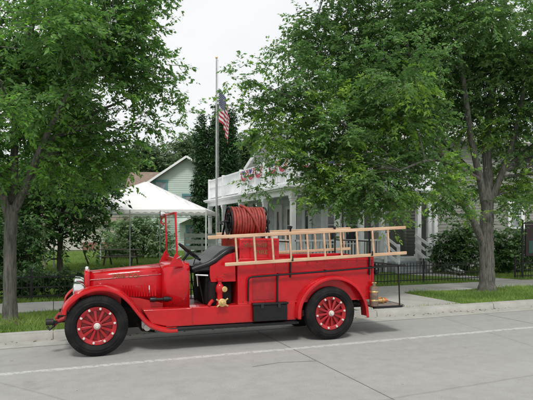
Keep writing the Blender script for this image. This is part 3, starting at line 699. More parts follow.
# loose crossing turn
hz.tube([(cr.x-.1+ .30*t,cr.y+.258*math.cos(R(200)+t*PI*.75 if False else R(95)+t*R(140)),cr.z+.258*math.sin(R(95)+t*R(140))) for t in np.linspace(0,1,24)],.0215,n=8)
hz.build('hose','hose',rl_,smooth=True)
cl=MB(); cl.tube([(2.5,.16,1.605),(2.52,.16,1.67),(2.58,.18,1.69),(2.63,.2,1.61)],.013,n=8); cl.box(2.58,2.68,.15,.22,1.607,1.67); cl.build('reel_brake','silver',fe,smooth=True)
# tail
tl=MB(); tl.box(4.32,4.90,.06,W_-.06,.455,.485); 
ts=tl.build('tail_step','deck',fe,bevel=.006)
te=MB(); te.tube([(4.3,.05,.468),(4.83,.05,.468),(4.91,.12,.468),(4.91,W_-.12,.468),(4.83,W_-.05,.468),(4.3,W_-.05,.468)],.020,n=8); te.bar((4.3,.4,.46),(4.0,.4,.48),.04); te.bar((4.34,.3,.46),(4.1,.36,.52),.04); te.build('step_edge','black',ts,smooth=True)
tg=MB()
for y in (.06,W_-.06): tg.tube([(4.80,y,.485),(4.78,y,1.15)],.012,n=8)
tg.tube([(4.78,.06,1.15),(4.78,W_-.06,1.15)],.013,n=8); tg.tube([(4.34,.06,1.15),(4.90,.05,1.15)],.014,n=8); tg.build('tail_grab_bar','black',fe,smooth=True)
es=MB(); es.lathe([(0,.50),(.068,.50),(.07,.51),(.07,.79),(.062,.815),(.03,.83),(.03,.86),(.014,.865),(.014,.89),(0,.89)],(4.30,.03,0),'z',24)
e_=es.build('extinguisher','canister',fe,smooth=True)
eh=MB(); eh.tube([(4.26,.03,.875),(4.34,.03,.875)],.012,n=8); eh.lathe([(.0715,.58),(.074,.585),(.074,.60),(.0715,.605)],(4.30,.03,0),'z',24); eh.lathe([(.0715,.72),(.074,.725),(.074,.74),(.0715,.745)],(4.30,.03,0),'z',24); eh.bar((4.30,.09,.6),(4.30,.12,.6),.05); eh.build('clamp_band','brass',e_)
lt=MB(); lt.lathe([(0,.03),(.04,.03),(.045,0),(.045,-.02),(.035,-.035),(0,-.04)][::-1],(4.40,.13,1.04),'x',14); lt.build('tail_lamp','black',fe,smooth=True)
rp=MB(); rp.box(4.341,4.36,.2,W_-.2,.75,.95); rp.build('tail_plate','black',fe,bevel=.004)
# ladders: things of their own
def ladder(y,x0,x1,xb0,xb1,zt0,zt1,zb0,zb1,rungs,label,name='wooden_ladder'):
    r=tag(empty(name,T0,TR),label,'ladder')
    up=MB(); a=Vector((x0,y,zt0)); b=Vector((x1,y,zt1)); up.bar(a,b,.034,.052); up.build('rail','wood',r,bevel=.008)
    lo=MB(); c=Vector((xb0,y,zb0)); d=Vector((xb1,y,zb1)); lo.bar(c,d,.034,.052); lo.build('rail','wood',r,bevel=.008)
    for x in rungs:
        t=(x-x0)/(x1-x0); xb=x+.03; tb_=(xb-xb0)/(xb1-xb0)
        MB().tube([a.lerp(b,t),c.lerp(d,tb_)],.0165,n=10).build('rung','wood',r,smooth=True)
    return r
ladder(.012,1.54,4.88,1.80,4.90,1.625,1.775,1.225,1.355,[1.96+.287*i for i in range(10)],'long pale wooden ladder slung along the near side of the fire engine')
ladder(W_-.0,2.0,4.6,2.0,4.6,1.66,1.76,1.28,1.38,[2.12+.29*i for i in range(9)],'shorter pale wooden ladder slung on the far side of the fire engine')
# things lying on tail step
nz=tag(empty('hose_nozzle',Vector(T0)+Matrix.Rotation(TR,3,'Z')@Vector((4.55,.35,.49)),TR),'orange and brass hose nozzle lying on the tail step','nozzle')
MB().lathe([(.02,-.12),(.022,-.1),(.035,.0),(.04,.08),(.05,.085),(.05,.11),(0,.11)],(0,0,.045),'x',16).build('barrel','brass',nz,smooth=True)
q=MB(); q.tube([(0.11,0,.045),(.2,.05,.04),(.24,.16,.04),(.16,.22,.04),(.05,.16,.04),(-.02,.12,.1),(-.06,.06,.09)],.03,n=8); q.build('hose_tail','orange',nz,smooth=True)
# ================================================================= FENCE
def fence(x0,x1,label):
    r=tag(empty('iron_fence',(x0,13.42,GZ)),label,'fence',)
    p=MB(); n=int((x1-x0)/.115)
    for i in range(n+1):
        x=i*.115; hgt=.60; p.bar((x,0,0.02),(x,0,hgt),.014,.014); 
        p.add([(x-.012,0,hgt),(x,.012,hgt),(x+.012,0,hgt),(x,-.012,hgt),(x,0,hgt+.05)],[(0,1,4),(1,2,4),(2,3,4),(3,0,4)])
    p.build('picket_row','iron',r)
    rr=MB()
    for z in (.10,.30,.53): rr.bar((0,.0,z),(x1-x0,.0,z),.018,.026)
    rr.build('rail','iron',r)
    k=int((x1-x0)/2.4)+1
    for i in range(k+1):
        x=(x1-x0)*i/k; q=MB(); q.bar((x,0,-.05),(x,0,.70),.04,.04); q.sphere((x,0,.72),.028,6); q.build('post','iron',r)
    return r
fence(-7.0,12.55,'long black iron picket fence running behind the fire engine')
fence(14.0,19.5,'short black iron picket fence right of the big tree')
# ================================================================= FLAGPOLE + FLAG
fp0=atd(216.6,264,24.0); fp0.z=GZ
fp=tag(empty('flagpole',fp0),'tall slender grey metal flagpole beside the porch','flagpole')
MB().tube([(0,0,0),(0,0,3),(0,0,6),(0,0,9.2)],[.055,.052,.045,.035],n=14).build('pole','pole',fp,smooth=True)
MB().sphere((0,0,9.24),.055,8).build('finial','brass',fp,smooth=True)
q=MB(); q.tube([(.09,-.03,1.3),(.08,-.03,9.1)],.006,n=4); q.tube([(0,0,9.12),(.09,-.03,9.12)],.012,n=6); q.build('halyard','whited',fp)
fl_o=Vector((fp0.x+.10*cY,fp0.y-.10*sY,0))
nu,nv=60,24; vs=[];uv=[]
for i in range(nu+1):
    for k_ in range(nv+1):
        u=i/nu; v=k_/nv
        w=.50*(1-math.exp(-2.6*u)); fold=math.sin(u*17+v*1.6)*.09*min(1,u*5)*(1-.2*v); 
        drop=1.45*v*(1-.12*u)+ 1.35*u**1.15*(1-.1*v)
        x=w*(1-.25*v*math.sin(u*3))+.035*math.sin(u*21+v*3)-.02; 
        vs.append((x,fold,-drop)); uv.append((u,v))
fs=[(i*(nv+1)+k_,i*(nv+1)+k_+1,(i+1)*(nv+1)+k_+1,(i+1)*(nv+1)+k_) for i in range(nu) for k_ in range(nv)]
me=bpy.data.meshes.new('flag'); me.from_pydata(vs,[],fs); ul=me.uv_layers.new(name='UVMap')
for lp in me.loops: ul.data[lp.index].uv=uv[lp.vertex_index]
me.polygons.foreach_set('use_smooth',[True]*len(me.polygons))
def flagmat():
    m=bpy.data.materials.new('flag_cloth'); m.use_nodes=True; nt=m.node_tree; N=nt.nodes; L=nt.links; b=N['Principled BSDF']; b.inputs['Roughness'].default_value=.8
    tc=N.new('ShaderNodeUVMap'); sp=N.new('ShaderNodeSeparateXYZ'); L.new(tc.outputs[0],sp.inputs[0])
    def mth(op,a,b_=None):
        q=N.new('ShaderNodeMath'); q.operation=op
        for i,v in enumerate((a,b_)):
            if v is None: continue
            if isinstance(v,(int,float)): q.inputs[i].default_value=v
            else: L.new(v,q.inputs[i])
        return q.outputs[0]
    st=mth('MODULO',mth('MULTIPLY',sp.outputs[1],13.0),2.0); red=mth('LESS_THAN',st,1.0)
    can=mth('MULTIPLY',mth('LESS_THAN',sp.outputs[0],.4),mth('LESS_THAN',sp.outputs[1],7/13))
    a=mth('SUBTRACT',mth('FRACT',mth('MULTIPLY',sp.outputs[0],27.5)),.5); c=mth('SUBTRACT',mth('FRACT',mth('MULTIPLY',sp.outputs[1],16.7)),.5)
    star=mth('LESS_THAN',mth('ADD',mth('MULTIPLY',a,a),mth('MULTIPLY',c,c)),.055)
    def mix(f,A,B):
        x=N.new('ShaderNodeMix'); x.data_type='RGBA'
        L.new(f,x.inputs[0])
        for s_,v in ((6,A),(7,B)):
            if isinstance(v,tuple): x.inputs[s_].default_value=(*v,1)
            else: L.new(v,x.inputs[s_])
        return x.outputs[2]
    col=mix(can,mix(red,(.75,.75,.75),(.42,.045,.06)),mix(star,(.035,.045,.13),(.7,.7,.7)))
    L.new(col,b.inputs['Base Color'])
    t=N.new('ShaderNodeBsdfTranslucent'); L.new(col,t.inputs[0]); ms=N.new('ShaderNodeMixShader'); ms.inputs[0].default_value=.3
    L.new(b.outputs[0],ms.inputs[1]); L.new(t.outputs[0],ms.inputs[2]); L.new(ms.outputs[0],N['Material Output'].inputs[0]); return m
me.materials.append(flagmat())
fo=bpy.data.objects.new('flag',me); C.objects.link(fo); fo.location=(fl_o.x,fl_o.y,8.0); fo.rotation_euler=(0,0,-YAW)
tag(fo,'stars and stripes flag hanging limp from the flagpole','flag')
# ================================================================= TENT
tc0=atd(206,0,22.0); tR=-YAW
tn=tag(empty('marquee_tent',(tc0.x,tc0.y,GZ),tR),'white peaked canopy tent standing on the lawn','tent')
TW=6.2; ez=2.42; pk=3.83
cv=MB(); n=12
def tpt(a,b_):  # a,b in -1..1
    m_=max(abs(a),abs(b_)); z=ez+(pk-ez)*(1-m_)**1.12 -.03*(1-m_)*0
    return (-TW/2+a*TW/2, TW/2+b_*TW/2, z)
G=[[tpt(-1+2*i/n,-1+2*k_/n) for k_ in range(n+1)] for i in range(n+1)]
cv.loft(G); cv_=cv.build('canopy','tent',tn,smooth=False)
sm=MB()
for a,b_ in ((-1,-1),(1,-1),(1,1),(-1,1)): sm.tube([Vector(tpt(a*t,b_*t))+Vector((0,0,.012)) for t in np.linspace(.02,1,8)],.014,n=5)
sm.build('seam','tent',cv_)
vl=MB()
for side in range(4):
    for i in range(20):
        a0,a1=-1+i/10,-1+(i+1)/10
        def P_(a,z,sag=0):
            e=1.0
            x,y=[(a,-e),(e,a),(a,e),(-e,a)][side]; return (-TW/2+x*TW/2,TW/2+y*TW/2,z)
        am=(a0+a1)/2; vl.add([P_(a0,ez+.003),P_(am,ez+.003),P_(a1,ez+.003),P_(a1,ez-.09),P_(am,ez-.14),P_(a0,ez-.09)],[(0,1,4,5),(1,2,3,4)])
vl.build('valance','tent',tn)
for x in (0,-TW):
    for y in (0,TW): MB().tube([(x,y,0),(x,y,ez)],.030,n=8).build('pole','whited',tn,smooth=True)
for x,y in ((-TW/2,0),(-TW/2,TW)): MB().tube([(x,y,0),(x,y,ez)],.024,n=8).build('pole','pole',tn,smooth=True)
fr=MB(); fr.tube([(0,0,ez-.18),(0,TW,ez-.18),(-TW,TW,ez-.18),(-TW,0,ez-.18)],.018,n=6,closed=True); fr.build('frame_rail','pole',tn,smooth=True)
# ================================================================= siding helper
def siding(mb,p0,p1,z0,z1,step=.14,out=None):
    "clapboards from p0 to p1 (2D), facing right-hand normal"
    a=Vector((*p0,0)); b=Vector((*p1,0)); d=(b-a).normalized(); nrm=Vector((d.y,-d.x,0))
    z=z0
    while z<z1-.001:
        zt=min(z+step,z1); A=a+nrm*.018; B=b+nrm*.018
        mb.add([(A.x,A.y,z),(B.x,B.y,z),(b.x+nrm.x*.003,b.y+nrm.y*.003,zt),(a.x+nrm.x*.003,a.y+nrm.y*.003,zt),(a.x,a.y,z),(b.x,b.y,z)],[(0,1,2,3),(4,5,1,0)])
        z=zt
def gable_siding(mb,x,ya,yb,z0,zp,nx,step=.14):
    "triangular gable on plane x, facing nx (-1 or 1)"
    ym=(ya+yb)/2; z=z0
    while z<zp-.02:
        zt=min(z+step,zp); f0=1-(z-z0)/(zp-z0); f1=1-(zt-z0)/(zp-z0); h=(yb-ya)/2
        mb.add([(x+nx*.018,ym-h*f0,z),(x+nx*.018,ym+h*f0,z),(x+nx*.003,ym+h*f1,zt),(x+nx*.003,ym-h*f1,zt)],[(0,1,2,3)]); z=zt
def window(parent,c,w,h,axis,nrm,frame='white',pane='dark',fw=.09,rows=2,cols=1,name='window'):
    "axis 'x': window spans x and faces y*nrm; axis 'y': spans y and faces x*nrm"
    f=MB()
    def bx(mb,a0,a1,d0,d1,z0,z1):
        d0,d1=sorted((d0*nrm,d1*nrm))
        if axis=='x': mb.box(c[0]+a0,c[0]+a1,c[1]+d0,c[1]+d1,c[2]+z0,c[2]+z1)
        else: mb.box(c[0]+d0,c[0]+d1,c[1]+a0,c[1]+a1,c[2]+z0,c[2]+z1)
    bx(f,-w/2-fw,-w/2,.0,.06,-h/2,h/2); bx(f,w/2,w/2+fw,.0,.06,-h/2,h/2); bx(f,-w/2-fw-.02,w/2+fw+.02,0,.075,h/2,h/2+fw*1.2); bx(f,-w/2-fw-.02,w/2+fw+.02,0,.10,-h/2-.06,-h/2)
    for i in range(1,rows): bx(f,-w/2,w/2,.022,.048,-h/2+h*i/rows-.02,-h/2+h*i/rows+.02)
    for i in range(1,cols): bx(f,-w/2+w*i/cols-.015,-w/2+w*i/cols+.015,.024,.046,-h/2,h/2)
    o=f.build(name,frame,parent)
    g=MB(); bx(g,-w/2,w/2,.005,.020,-h/2,h/2); g.build('pane',pane,o); return o
# ================================================================= PORCH HOUSE
ph=tag(empty('porch_house',(0,0,0)),'large pale clapboard house with wraparound porch and balcony','house')
PX0,PY0,PY1,PX1=7.75,17.2,28.2,14.0; FZ=.62; CZ=2.94; DZ=3.30
HX,HY=10.3,19.8  # house corner
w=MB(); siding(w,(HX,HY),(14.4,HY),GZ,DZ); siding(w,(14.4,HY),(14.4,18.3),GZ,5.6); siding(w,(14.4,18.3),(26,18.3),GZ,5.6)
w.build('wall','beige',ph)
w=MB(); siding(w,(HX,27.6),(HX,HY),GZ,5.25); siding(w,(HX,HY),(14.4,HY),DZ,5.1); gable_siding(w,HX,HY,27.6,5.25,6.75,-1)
w.build('upper_wall','whited',ph)
core=MB(); core.box(HX+.02,26,HY+.02,27.58,GZ,5.08); core.box(14.42,26,18.32,HY,GZ,5.58); core.build('wall_core','cream',ph)
# roof: ridge along x
rf=MB(); ya,yb=HY-.5,28.15; ym=(HY+27.6)/2; zr=6.9; ze=5.1
for (y0,y1) in ((ya,ym),(yb,ym)):
    rf.add([(HX-.5,y0,ze),(26.5,y0,ze),(26.5,y1,zr),(HX-.5,y1,zr),(HX-.5,y0,ze-.16),(26.5,y0,ze-.16),(26.5,y1,zr-.16),(HX-.5,y1,zr-.16)],[(0,1,2,3),(7,6,5,4),(0,4,5,1),(0,3,7,4),(1,5,6,2)])
rf.build('roof','shingleg',ph)
bg=MB()
for (y0) in (ya,yb): bg.bar((HX-.53,y0,ze-.08),(HX-.53,ym,zr-.08),.05,.18)
bg.build('bargeboard','white',ph)
r2=MB(); r2.add([(14.0,17.8,5.45),(26.5,17.8,5.45),(26.5,20.4,6.6),(14.0,20.4,6.6)],[(0,1,2,3)]); r2.build('roof','shingleg',ph,solid=.12)
# porch deck, ceiling, fascia
dk=MB(); dk.box(PX0,PX1,PY0,HY-.01,FZ-.12,FZ); dk.box(PX0,HX-.02,HY-.01,PY1,FZ-.12,FZ)
x=PX0+.05
while x<PX1-.05: dk.box(x,x+.10,PY0+.02,PY0+.04,GZ,FZ-.125); x+=.16
y=PY0+.1
while y<PY1: dk.box(PX0+.02,PX0+.04,y,y+.10,GZ,FZ-.125); y+=.16
dk.build('porch_floor','whited',ph)
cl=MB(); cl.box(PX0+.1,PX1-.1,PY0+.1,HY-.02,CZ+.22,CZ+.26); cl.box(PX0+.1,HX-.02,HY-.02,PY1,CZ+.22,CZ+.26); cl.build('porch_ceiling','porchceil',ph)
fa=MB(); 
fa.box(PX0-.05,PX0+.12,PY0-.05,PY1,CZ,DZ-.10); fa.box(PX0+.12,PX1,PY0-.05,PY0+.12,CZ,DZ-.10)
fa.box(PX0-.28,PX1+.2,PY0-.28,PY0+.1,DZ-.10,DZ-.02); fa.box(PX0-.28,PX0+.1,PY0+.1,PY1,DZ-.10,DZ-.02)
fa.box(PX0-.20,PX0-.05,PY0-.20,PY1,DZ-.16,DZ-.10); fa.box(PX0-.05,PX1+.1,PY0-.20,PY0-.05,DZ-.16,DZ-.10)
fa.box(PX0-.1,PX1,PY0-.1,HY,DZ-.02,DZ+.02); fa.box(PX0-.1,HX-.02,HY,PY1,DZ-.02,DZ+.02)
fa.build('porch_fascia','white',ph,bevel=.008)
def col(x,y):
    c=MB(); c.box(x-.085,x+.085,y-.085,y+.085,FZ+.16,CZ-.12); c.box(x-.12,x+.12,y-.12,y+.12,FZ,FZ+.16); c.box(x-.12,x+.12,y-.12,y+.12,CZ-.12,CZ); c.box(x-.10,x+.10,y-.10,y+.10,CZ-.2,CZ-.12)
    c.build('porch_column','white',ph,bevel=.008)
for y in (PY0+.1,20.0,22.9,25.6,PY1-.1): col(PX0+.06,y)
for x in (9.55,10.55,11.45,13.1,PX1-.12): col(x,PY0+.06)
# porch railing
pr=MB(); 
def rail(mb,a,b,z0,zt,step=.13,bw=.035):
    a=Vector((*a,0)); b=Vector((*b,0)); L=(b-a).length; n=int(L/step)
    mb.bar(a+Vector((0,0,zt)),b+Vector((0,0,zt)),.09,.06); mb.bar(a+Vector((0,0,z0+.08)),b+Vector((0,0,z0+.08)),.06,.06)
    for i in range(1,n): 
        p=a.lerp(b,i/n); mb.bar(p+Vector((0,0,z0+.08)),p+Vector((0,0,zt)),bw,bw)
# only front rail right of corner is low, dark interior visible
rail(pr,(PX0+.1,PY0+.06),(11.4,PY0+.06),FZ,FZ+.72); rail(pr,(PX0+.06,PY0+.2),(PX0+.06,PY1),FZ,FZ+.72); pr.build('porch_railing','white',ph)
# balcony balustrade
bl=MB(); rail(bl,(PX0+.05,PY0+.05),(PX0+.05,PY1-.05),DZ+.03,DZ+1.02,.17,.042); rail(bl,(PX0+.1,PY0+.05),(PX1-.05,PY0+.05),DZ+.03,DZ+1.02,.15,.055)
bl.bar((PX0+.05,PY0+.05,DZ+.62),(PX0+.05,PY1-.05,DZ+.62),.05,.05)
for y in (PY0+.05,20.0,22.9,25.6,PY1-.05): bl.box(PX0-.02,PX0+.12,y-.07,y+.07,DZ+.02,DZ+1.10)
for x in (10.,12.,PX1-.05): bl.box(x-.07,x+.07,PY0-.02,PY0+.12,DZ+.02,DZ+1.10)
bl.build('balustrade','white',ph)
# doors and windows behind the porch
for yy,kind in ((21.2,'d'),(22.9,'w'),(24.4,'d'),(26.4,'w')):
    if kind=='d':
        d=window(ph,(HX-.03,yy,FZ+1.22),.34,1.5,'y',-1,'white','dark',.28,1,1,'door'); k=MB(); k.box(HX-.06,HX-.031,yy-.45,yy+.45,FZ,FZ+.42); k.sphere((HX-.10,yy-.33,FZ+.98),.035,6); k.build('door_panel','white',d)
    else: window(ph,(HX-.03,yy,FZ+1.3),.8,1.5,'y',-1,'white','dark',.12)
for xx in (10.75,11.6): window(ph,(xx,HY-.03,FZ+1.3),.55,1.5,'x',-1,'white','dark',.10)
d=window(ph,(13.0,HY-.03,FZ+1.45),.55,.8,'x',-1,'white','dark',.18,1,1,'door'); k=MB(); k.box(12.55,13.45,HY-.08,HY-.031,FZ,FZ+1.0); k.sphere((13.32,HY-.12,FZ+.98),.035,6); k.build('door_panel',mat('tan_door',(.42,.38,.31),.5,var=.08),d)
window(ph,(19.1,18.27,2.35),.55,1.05,'x',-1,'white','curtain',.20)
for yy in (21.5,24.8): window(ph,(HX-.03,yy,4.4),.8,1.4,'y',-1,'white','curtain',.14)
window(ph,(12.0,HY-.03,4.4),.8,1.4,'x',-1,'white','curtain',.14)
cb=MB(); cb.box(14.34,14.50,18.22,18.38,GZ,5.6); cb.build('corner_board','white',ph); cb=MB(); cb.box(HX-.06,HX+.08,HY-.06,HY+.08,GZ,5.6); cb.build('corner_board','white',ph)
ds=MB(); ds.tube([(14.25,18.15,GZ),(14.25,18.15,5.3)],.05,n=8); ds.build('downpipe','white',ph,smooth=True)
# steps with railings
stp=tag(empty('porch_steps',(12.25,PY0,GZ)),'grey wooden steps with white side railings leading to the porch','steps')
q=MB()
for i in range(3): q.box(-.68,.68,-.26*(i+1),-.26*i-.003 if i else -.001,0,.42-.14*i+.0)
q.build('tread',mat('grey_step',(.30,.33,.35),.8,var=.15),stp,bevel=.01)
for s_ in (-.72,.72):
    q=MB(); q.box(s_-.045,s_+.045,-.12,-.03,0,1.48); q.box(s_-.045,s_+.045,-.92,-.83,0,1.08)
    for z in (1.40,1.12,.84): q.bar((s_-.05,.02,z),(s_-.05,-1.02,z-.46),.022,.11)
    q.build('railing','white',stp,bevel=.004)
# leaning white rail pieces right of the steps
lr=tag(empty('fallen_railing',(13.5,17.05,GZ)),'low white two bar railing sloping down beside the steps','railing')
q=MB(); q.bar((0,0,.46),(-.25,-2.1,.14),.05,.07); q.bar((.05,0,.26),(-.18,-1.9,.06),.05,.06)
q.bar((.0,0,0),(.0,0,.52),.06); q.bar((-.12,-1.0,0),(-.12,-1.0,.34),.05); q.build('bar','white',lr)
# bunting
def bunting_mat():
    m=bpy.data.materials.new('bunting_cloth'); m.use_nodes=True; nt=m.node_tree; N=nt.nodes; L=nt.links; b=N['Principled BSDF']; b.inputs['Roughness'].default_value=.8
    u=N.new('ShaderNodeUVMap'); sp=N.new('ShaderNodeSeparateXYZ'); L.new(u.outputs[0],sp.inputs[0]); r=N.new('ShaderNodeValToRGB'); r.color_ramp.interpolation='CONSTANT'
    e=r.color_ramp.elements; e[0].position=0; e[0].color=(.07,.08,.22,1); e[1].position=.36; e[1].color=(.72,.70,.72,1); x=e.new(.66); x.color=(.48,.10,.14,1); L.new(sp.outputs[1],r.inputs[0]); L.new(r.outputs[0],b.inputs['Base Color']); return m
BM=bunting_mat()
def bunting_mesh(w,h):
    vs=[];uv=[];n=28;k=6
    for i in range(n+1):
        a=PI*i/n
        for j_ in range(k+1):
            r=.12+.88*j_/k; vs.append((.03*math.sin(i*PI*.75)*r*1.0,-math.cos(a)*w/2*r,-math.sin(a)*h*r)); uv.append((i/n,j_/k))
    fs=[(i*(k+1)+j_,i*(k+1)+j_+1,(i+1)*(k+1)+j_+1,(i+1)*(k+1)+j_) for i in range(n) for j_ in range(k)]
    me=bpy.data.meshes.new('bunting'); me.from_pydata(vs,[],fs); ul=me.uv_layers.new(name='UVMap')
    for lp in me.loops: ul.data[lp.index].uv=uv[lp.vertex_index]
    me.materials.append(BM); return me
bmesh_=bunting_mesh(.84,.46)
spots=[(PX0-.04,22.3,0,'left-hand group on the side rail, farthest of three'),(PX0-.04,21.4,0,'left-hand group on the side rail, middle of three'),(PX0-.04,20.5,0,'left-hand group on the side rail, nearest of three'),
 (PX0-.04,18.95,0,'near end of the side rail, second from the corner post'),(PX0-.04,18.0,0,'near end of the side rail, beside the corner post'),(8.35,PY0-.04,PI/2,'front rail, beside the corner post'),(9.25,PY0-.04,PI/2,'front rail, second from the corner post')]
for x,y,rz,nm in spots:
    o=bpy.data.objects.new('bunting',bmesh_); C.objects.link(o); o.location=(x,y,DZ+.98); o.rotation_euler=(0,0,rz); tag(o,'red, white and blue bunting, '+nm,'bunting','fan buntings on the balcony rail')
# ================================================================= MINT HOUSE
mh0=atd(187,255,40); mh=tag(empty('mint_house',(mh0.x,mh0.y,GZ),-YAW+R(4)),'mint green clapboard house with teal window trim behind the tent','house')
# local: x right, y away ; gable faces camera
w=MB(); siding(w,(-3.0,0),(3.4,0),0,4.9,.16)
z=4.9; zp=6.85
while z<zp-.02:
    zt=min(z+.16,zp); f0=1-(z-4.9)/(zp-4.9); f1=1-(zt-4.9)/(zp-4.9); w.add([(-3.0*f0,-.018,z),(3.0*f0,-.018,z),(3.0*f1,-.003,zt),(-3.0*f1,-.003,zt)],[(0,1,2,3)]); z=zt
siding(w,(-3.0,8),(-3.0,0),0,4.9,.16)
w.build('wall','mint',mh)
c=MB(); c.box(-2.98,3.38,.02,8,0,4.88); c.prism([(-2.95,4.88),(2.95,4.88),(0,6.8)],.02,8); c.build('wall_core','mint',mh)
rf=MB()
for s_ in (-1,1): rf.bar((s_*3.5,4,4.62),(0,4,7.0),9.0,.14,up=(0,0,1)) if False else rf.add([(s_*3.5,-.5,4.6),(s_*3.5,8.4,4.6),(0,8.4,7.0),(0,-.5,7.0),(s_*3.5,-.5,4.48),(s_*3.5,8.4,4.48),(0,8.4,6.88),(0,-.5,6.88)],[(0,1,2,3),(4,7,6,5),(0,3,7,4),(0,4,5,1)])
rf.add([(-4.6,2.2,6.05),(-1.2,2.2,6.05),(-1.2,0.6,4.75),(-4.6,.6,4.75),(-4.6,3.8,4.75),(-1.2,3.8,4.75)],[(0,1,2,3),(0,4,5,1)])
rf.build('roof','shingle',mh)
wl=MB(); siding(wl,(-4.3,.9),(-3.0,.9),0,4.8,.16); wl.build('wing_wall','mint',mh)
bb=MB()
for s_ in (-1,1): bb.bar((s_*3.52,-.52,4.53),(0,-.52,6.94),.06,.15)
bb.build('bargeboard','white',mh)
def fw(px,py,w,h,nm='window',rows=2):
    u=(px-187)/540*40; z=H-(py-229)/540*40-GZ; return window(mh,(u,-.02,z),w,h,'x',-1,'teal','curtain',.14,rows,1,nm)
fw(161,189,.75,1.0); fw(193,202,1.3,.9); fw(193,236,.8,1.3)
# porch hood over lower window
hd=MB(); hd.add([(-.55,-.9,2.05),(.55,-.9,2.55),(.55,0,2.55),(-.55,0,2.05)],[(0,1,2,3)]); hd.add([(1.65,-.9,2.05),(.55,-.9,2.55),(.55,0,2.55),(1.65,0,2.05)],[(0,1,2,3)]); hd.build('door_hood','white',mh,solid=.1)
# cream building
cb0=atd(98,255,42); cb=tag(empty('cream_garage',(cb0.x,cb0.y,GZ),-YAW),'low cream outbuilding with brown roof beyond the round bush','outbuilding')
q=MB(); q.box(-4.5,2.6,0,5,0,2.15); q.build('wall','cream',cb); q=MB(); q.add([(-5,-.4,2.1),(3,-.4,2.1),(3,2.5,3.3),(-5,2.5,3.3),(-5,5.4,2.1),(3,5.4,2.1)],[(0,1,2,3),(3,2,5,4)]); q.build('roof','shingle',cb,solid=.12)
q=MB(); q.box(-1.2,1.5,-.04,-.005,0,.6); q.build('brick_base',mat('old_brick',(.25,.12,.09),.9,var=.3,vscale=10),cb)
# white board fence
wf0=atd(214,262,27); wf=tag(empty('board_fence',(wf0.x,wf0.y,GZ),-YAW),'white horizontal board fence beside the flagpole','fence')
q=MB(); 
for z in (.35,.68,1.0,1.3): q.bar((-1.5,0,z),(1.2,0,z),.03,.20)
q.build('board_row','whited',wf)
for x in (-1.45,-.6,.3,1.15): 
    q=MB(); q.bar((x,.05,0),(x,.05,1.45),.09); q.build('post','whited',wf)
# picnic table
pt0=atd(121,268,24.0); pt=tag(empty('picnic_table',(pt0.x,pt0.y,GZ),-YAW),'dark picnic table in the grass before the round bush','table')
q=MB()
for i in range(5): q.box(-.85,.85,-.36+i*.146,-.36+i*.146+.135,.70,.735)
q.build('tabletop','deck',pt)
for y in (-.75,.75):
    q=MB(); q.box(-.85,.85,y-.13,y+.13,.42,.45); q.build('bench','deck',pt)
for x in (-.6,.6):
    q=MB(); q.bar((x,-.2,.70),(x,-.62,0),.05,.08); q.bar((x,.2,.70),(x,.62,0),.05,.08); q.bar((x,-.8,.40),(x,.8,.40),.04,.07); q.build('leg_frame','barkd',pt)
# pale post and leaning stick
p0=atd(44,275,19.5); q=MB().tube([(0,0,0),(0,0,1.85)],[.06,.05],n=8).build('wooden_post',mat('pale_post',(.34,.32,.22),.8,var=.15),smooth=True); q.location=(p0.x,p0.y,GZ); tag(q,'pale wooden post standing in the shade behind the hedge','post')
p0=atd(89,262,24); q=MB().tube([(0,0,0),(-.22,0,.62)],[.04,.03],n=8).build('garden_stake','barkd',smooth=True); q.location=(p0.x,p0.y,GZ); tag(q,'short dark stake leaning in the lawn','stake')
# sign at right edge
sg0=atY(522.5,284,13.25); sg=tag(empty('notice_board',(sg0.x,sg0.y,GZ),-YAW*.6),'dark maroon notice board on black posts at the right edge','sign')
q=MB(); q.bar((0,0,0),(0,0,1.92),.05); q.build('post','iron',sg); q=MB(); q.bar((1.7,0,0),(1.7,0,1.92),.05); q.build('post','iron',sg)
q=MB(); q.box(.10,1.62,-.03,.03,.75,1.78); q.build('panel','signb',sg,bevel=.01)
q=MB(); q.prism([(0,1.84),(.85,1.98),(1.7,1.84),(1.7,1.79),(0,1.79)],-.035,.035); q.build('header','signb',sg)
q=MB(); q.box(.2,1.5,-.036,-.031,.85,1.25); q.build('map_panel','signg',sg)
# ================================================================= TREES
def B_(px,py,rp,d,w=1.0,ry=None):
    r=rp*d/540; p=atd(px,py,d); return (tuple(p),(r,r*(ry or 1.0),r*.9),w)
def P_(px,py,d): return tuple(atd(px,py,d))
# left tree
tb=atd(10,322,9.6); tb.z=.08; base=tuple(tb)
limbs=[([base,P_(10,300,9.6),P_(10,250,9.6),P_(11,222,9.6),P_(12,205,9.6)],[.155,.115,.105,.11,.09]),
 ([P_(11,222,9.6),P_(4,200,9.5),P_(-8,150,9.3),P_(-20,90,9.2),P_(-30,0,9.0)],[.085,.072,.06,.045,.03]),
 ([P_(11,218,9.6),P_(14,180,9.8),P_(16,120,10),P_(30,40,10.2),P_(40,-50,10.3)],[.09,.07,.062,.05,.02]),
 ([P_(12,215,9.6),P_(24,190,9.5),P_(40,150,9.3),P_(70,90,9.2),P_(110,30,9.0)],[.085,.065,.052,.035,.012]),
 ([P_(40,150,9.3),P_(80,120,9.8),P_(125,100,10)],[.05,.035,.012]),([P_(-8,150,9.3),P_(-40,120,9.9),P_(-90,80,10.3)],[.05,.035,.012]),
 ([P_(16,120,10),P_(30,100,11),P_(50,60,12)],[.05,.035,.012]),([P_(16,140,9.9),P_(10,110,9),P_(0,80,8)],[.04,.03,.012])]
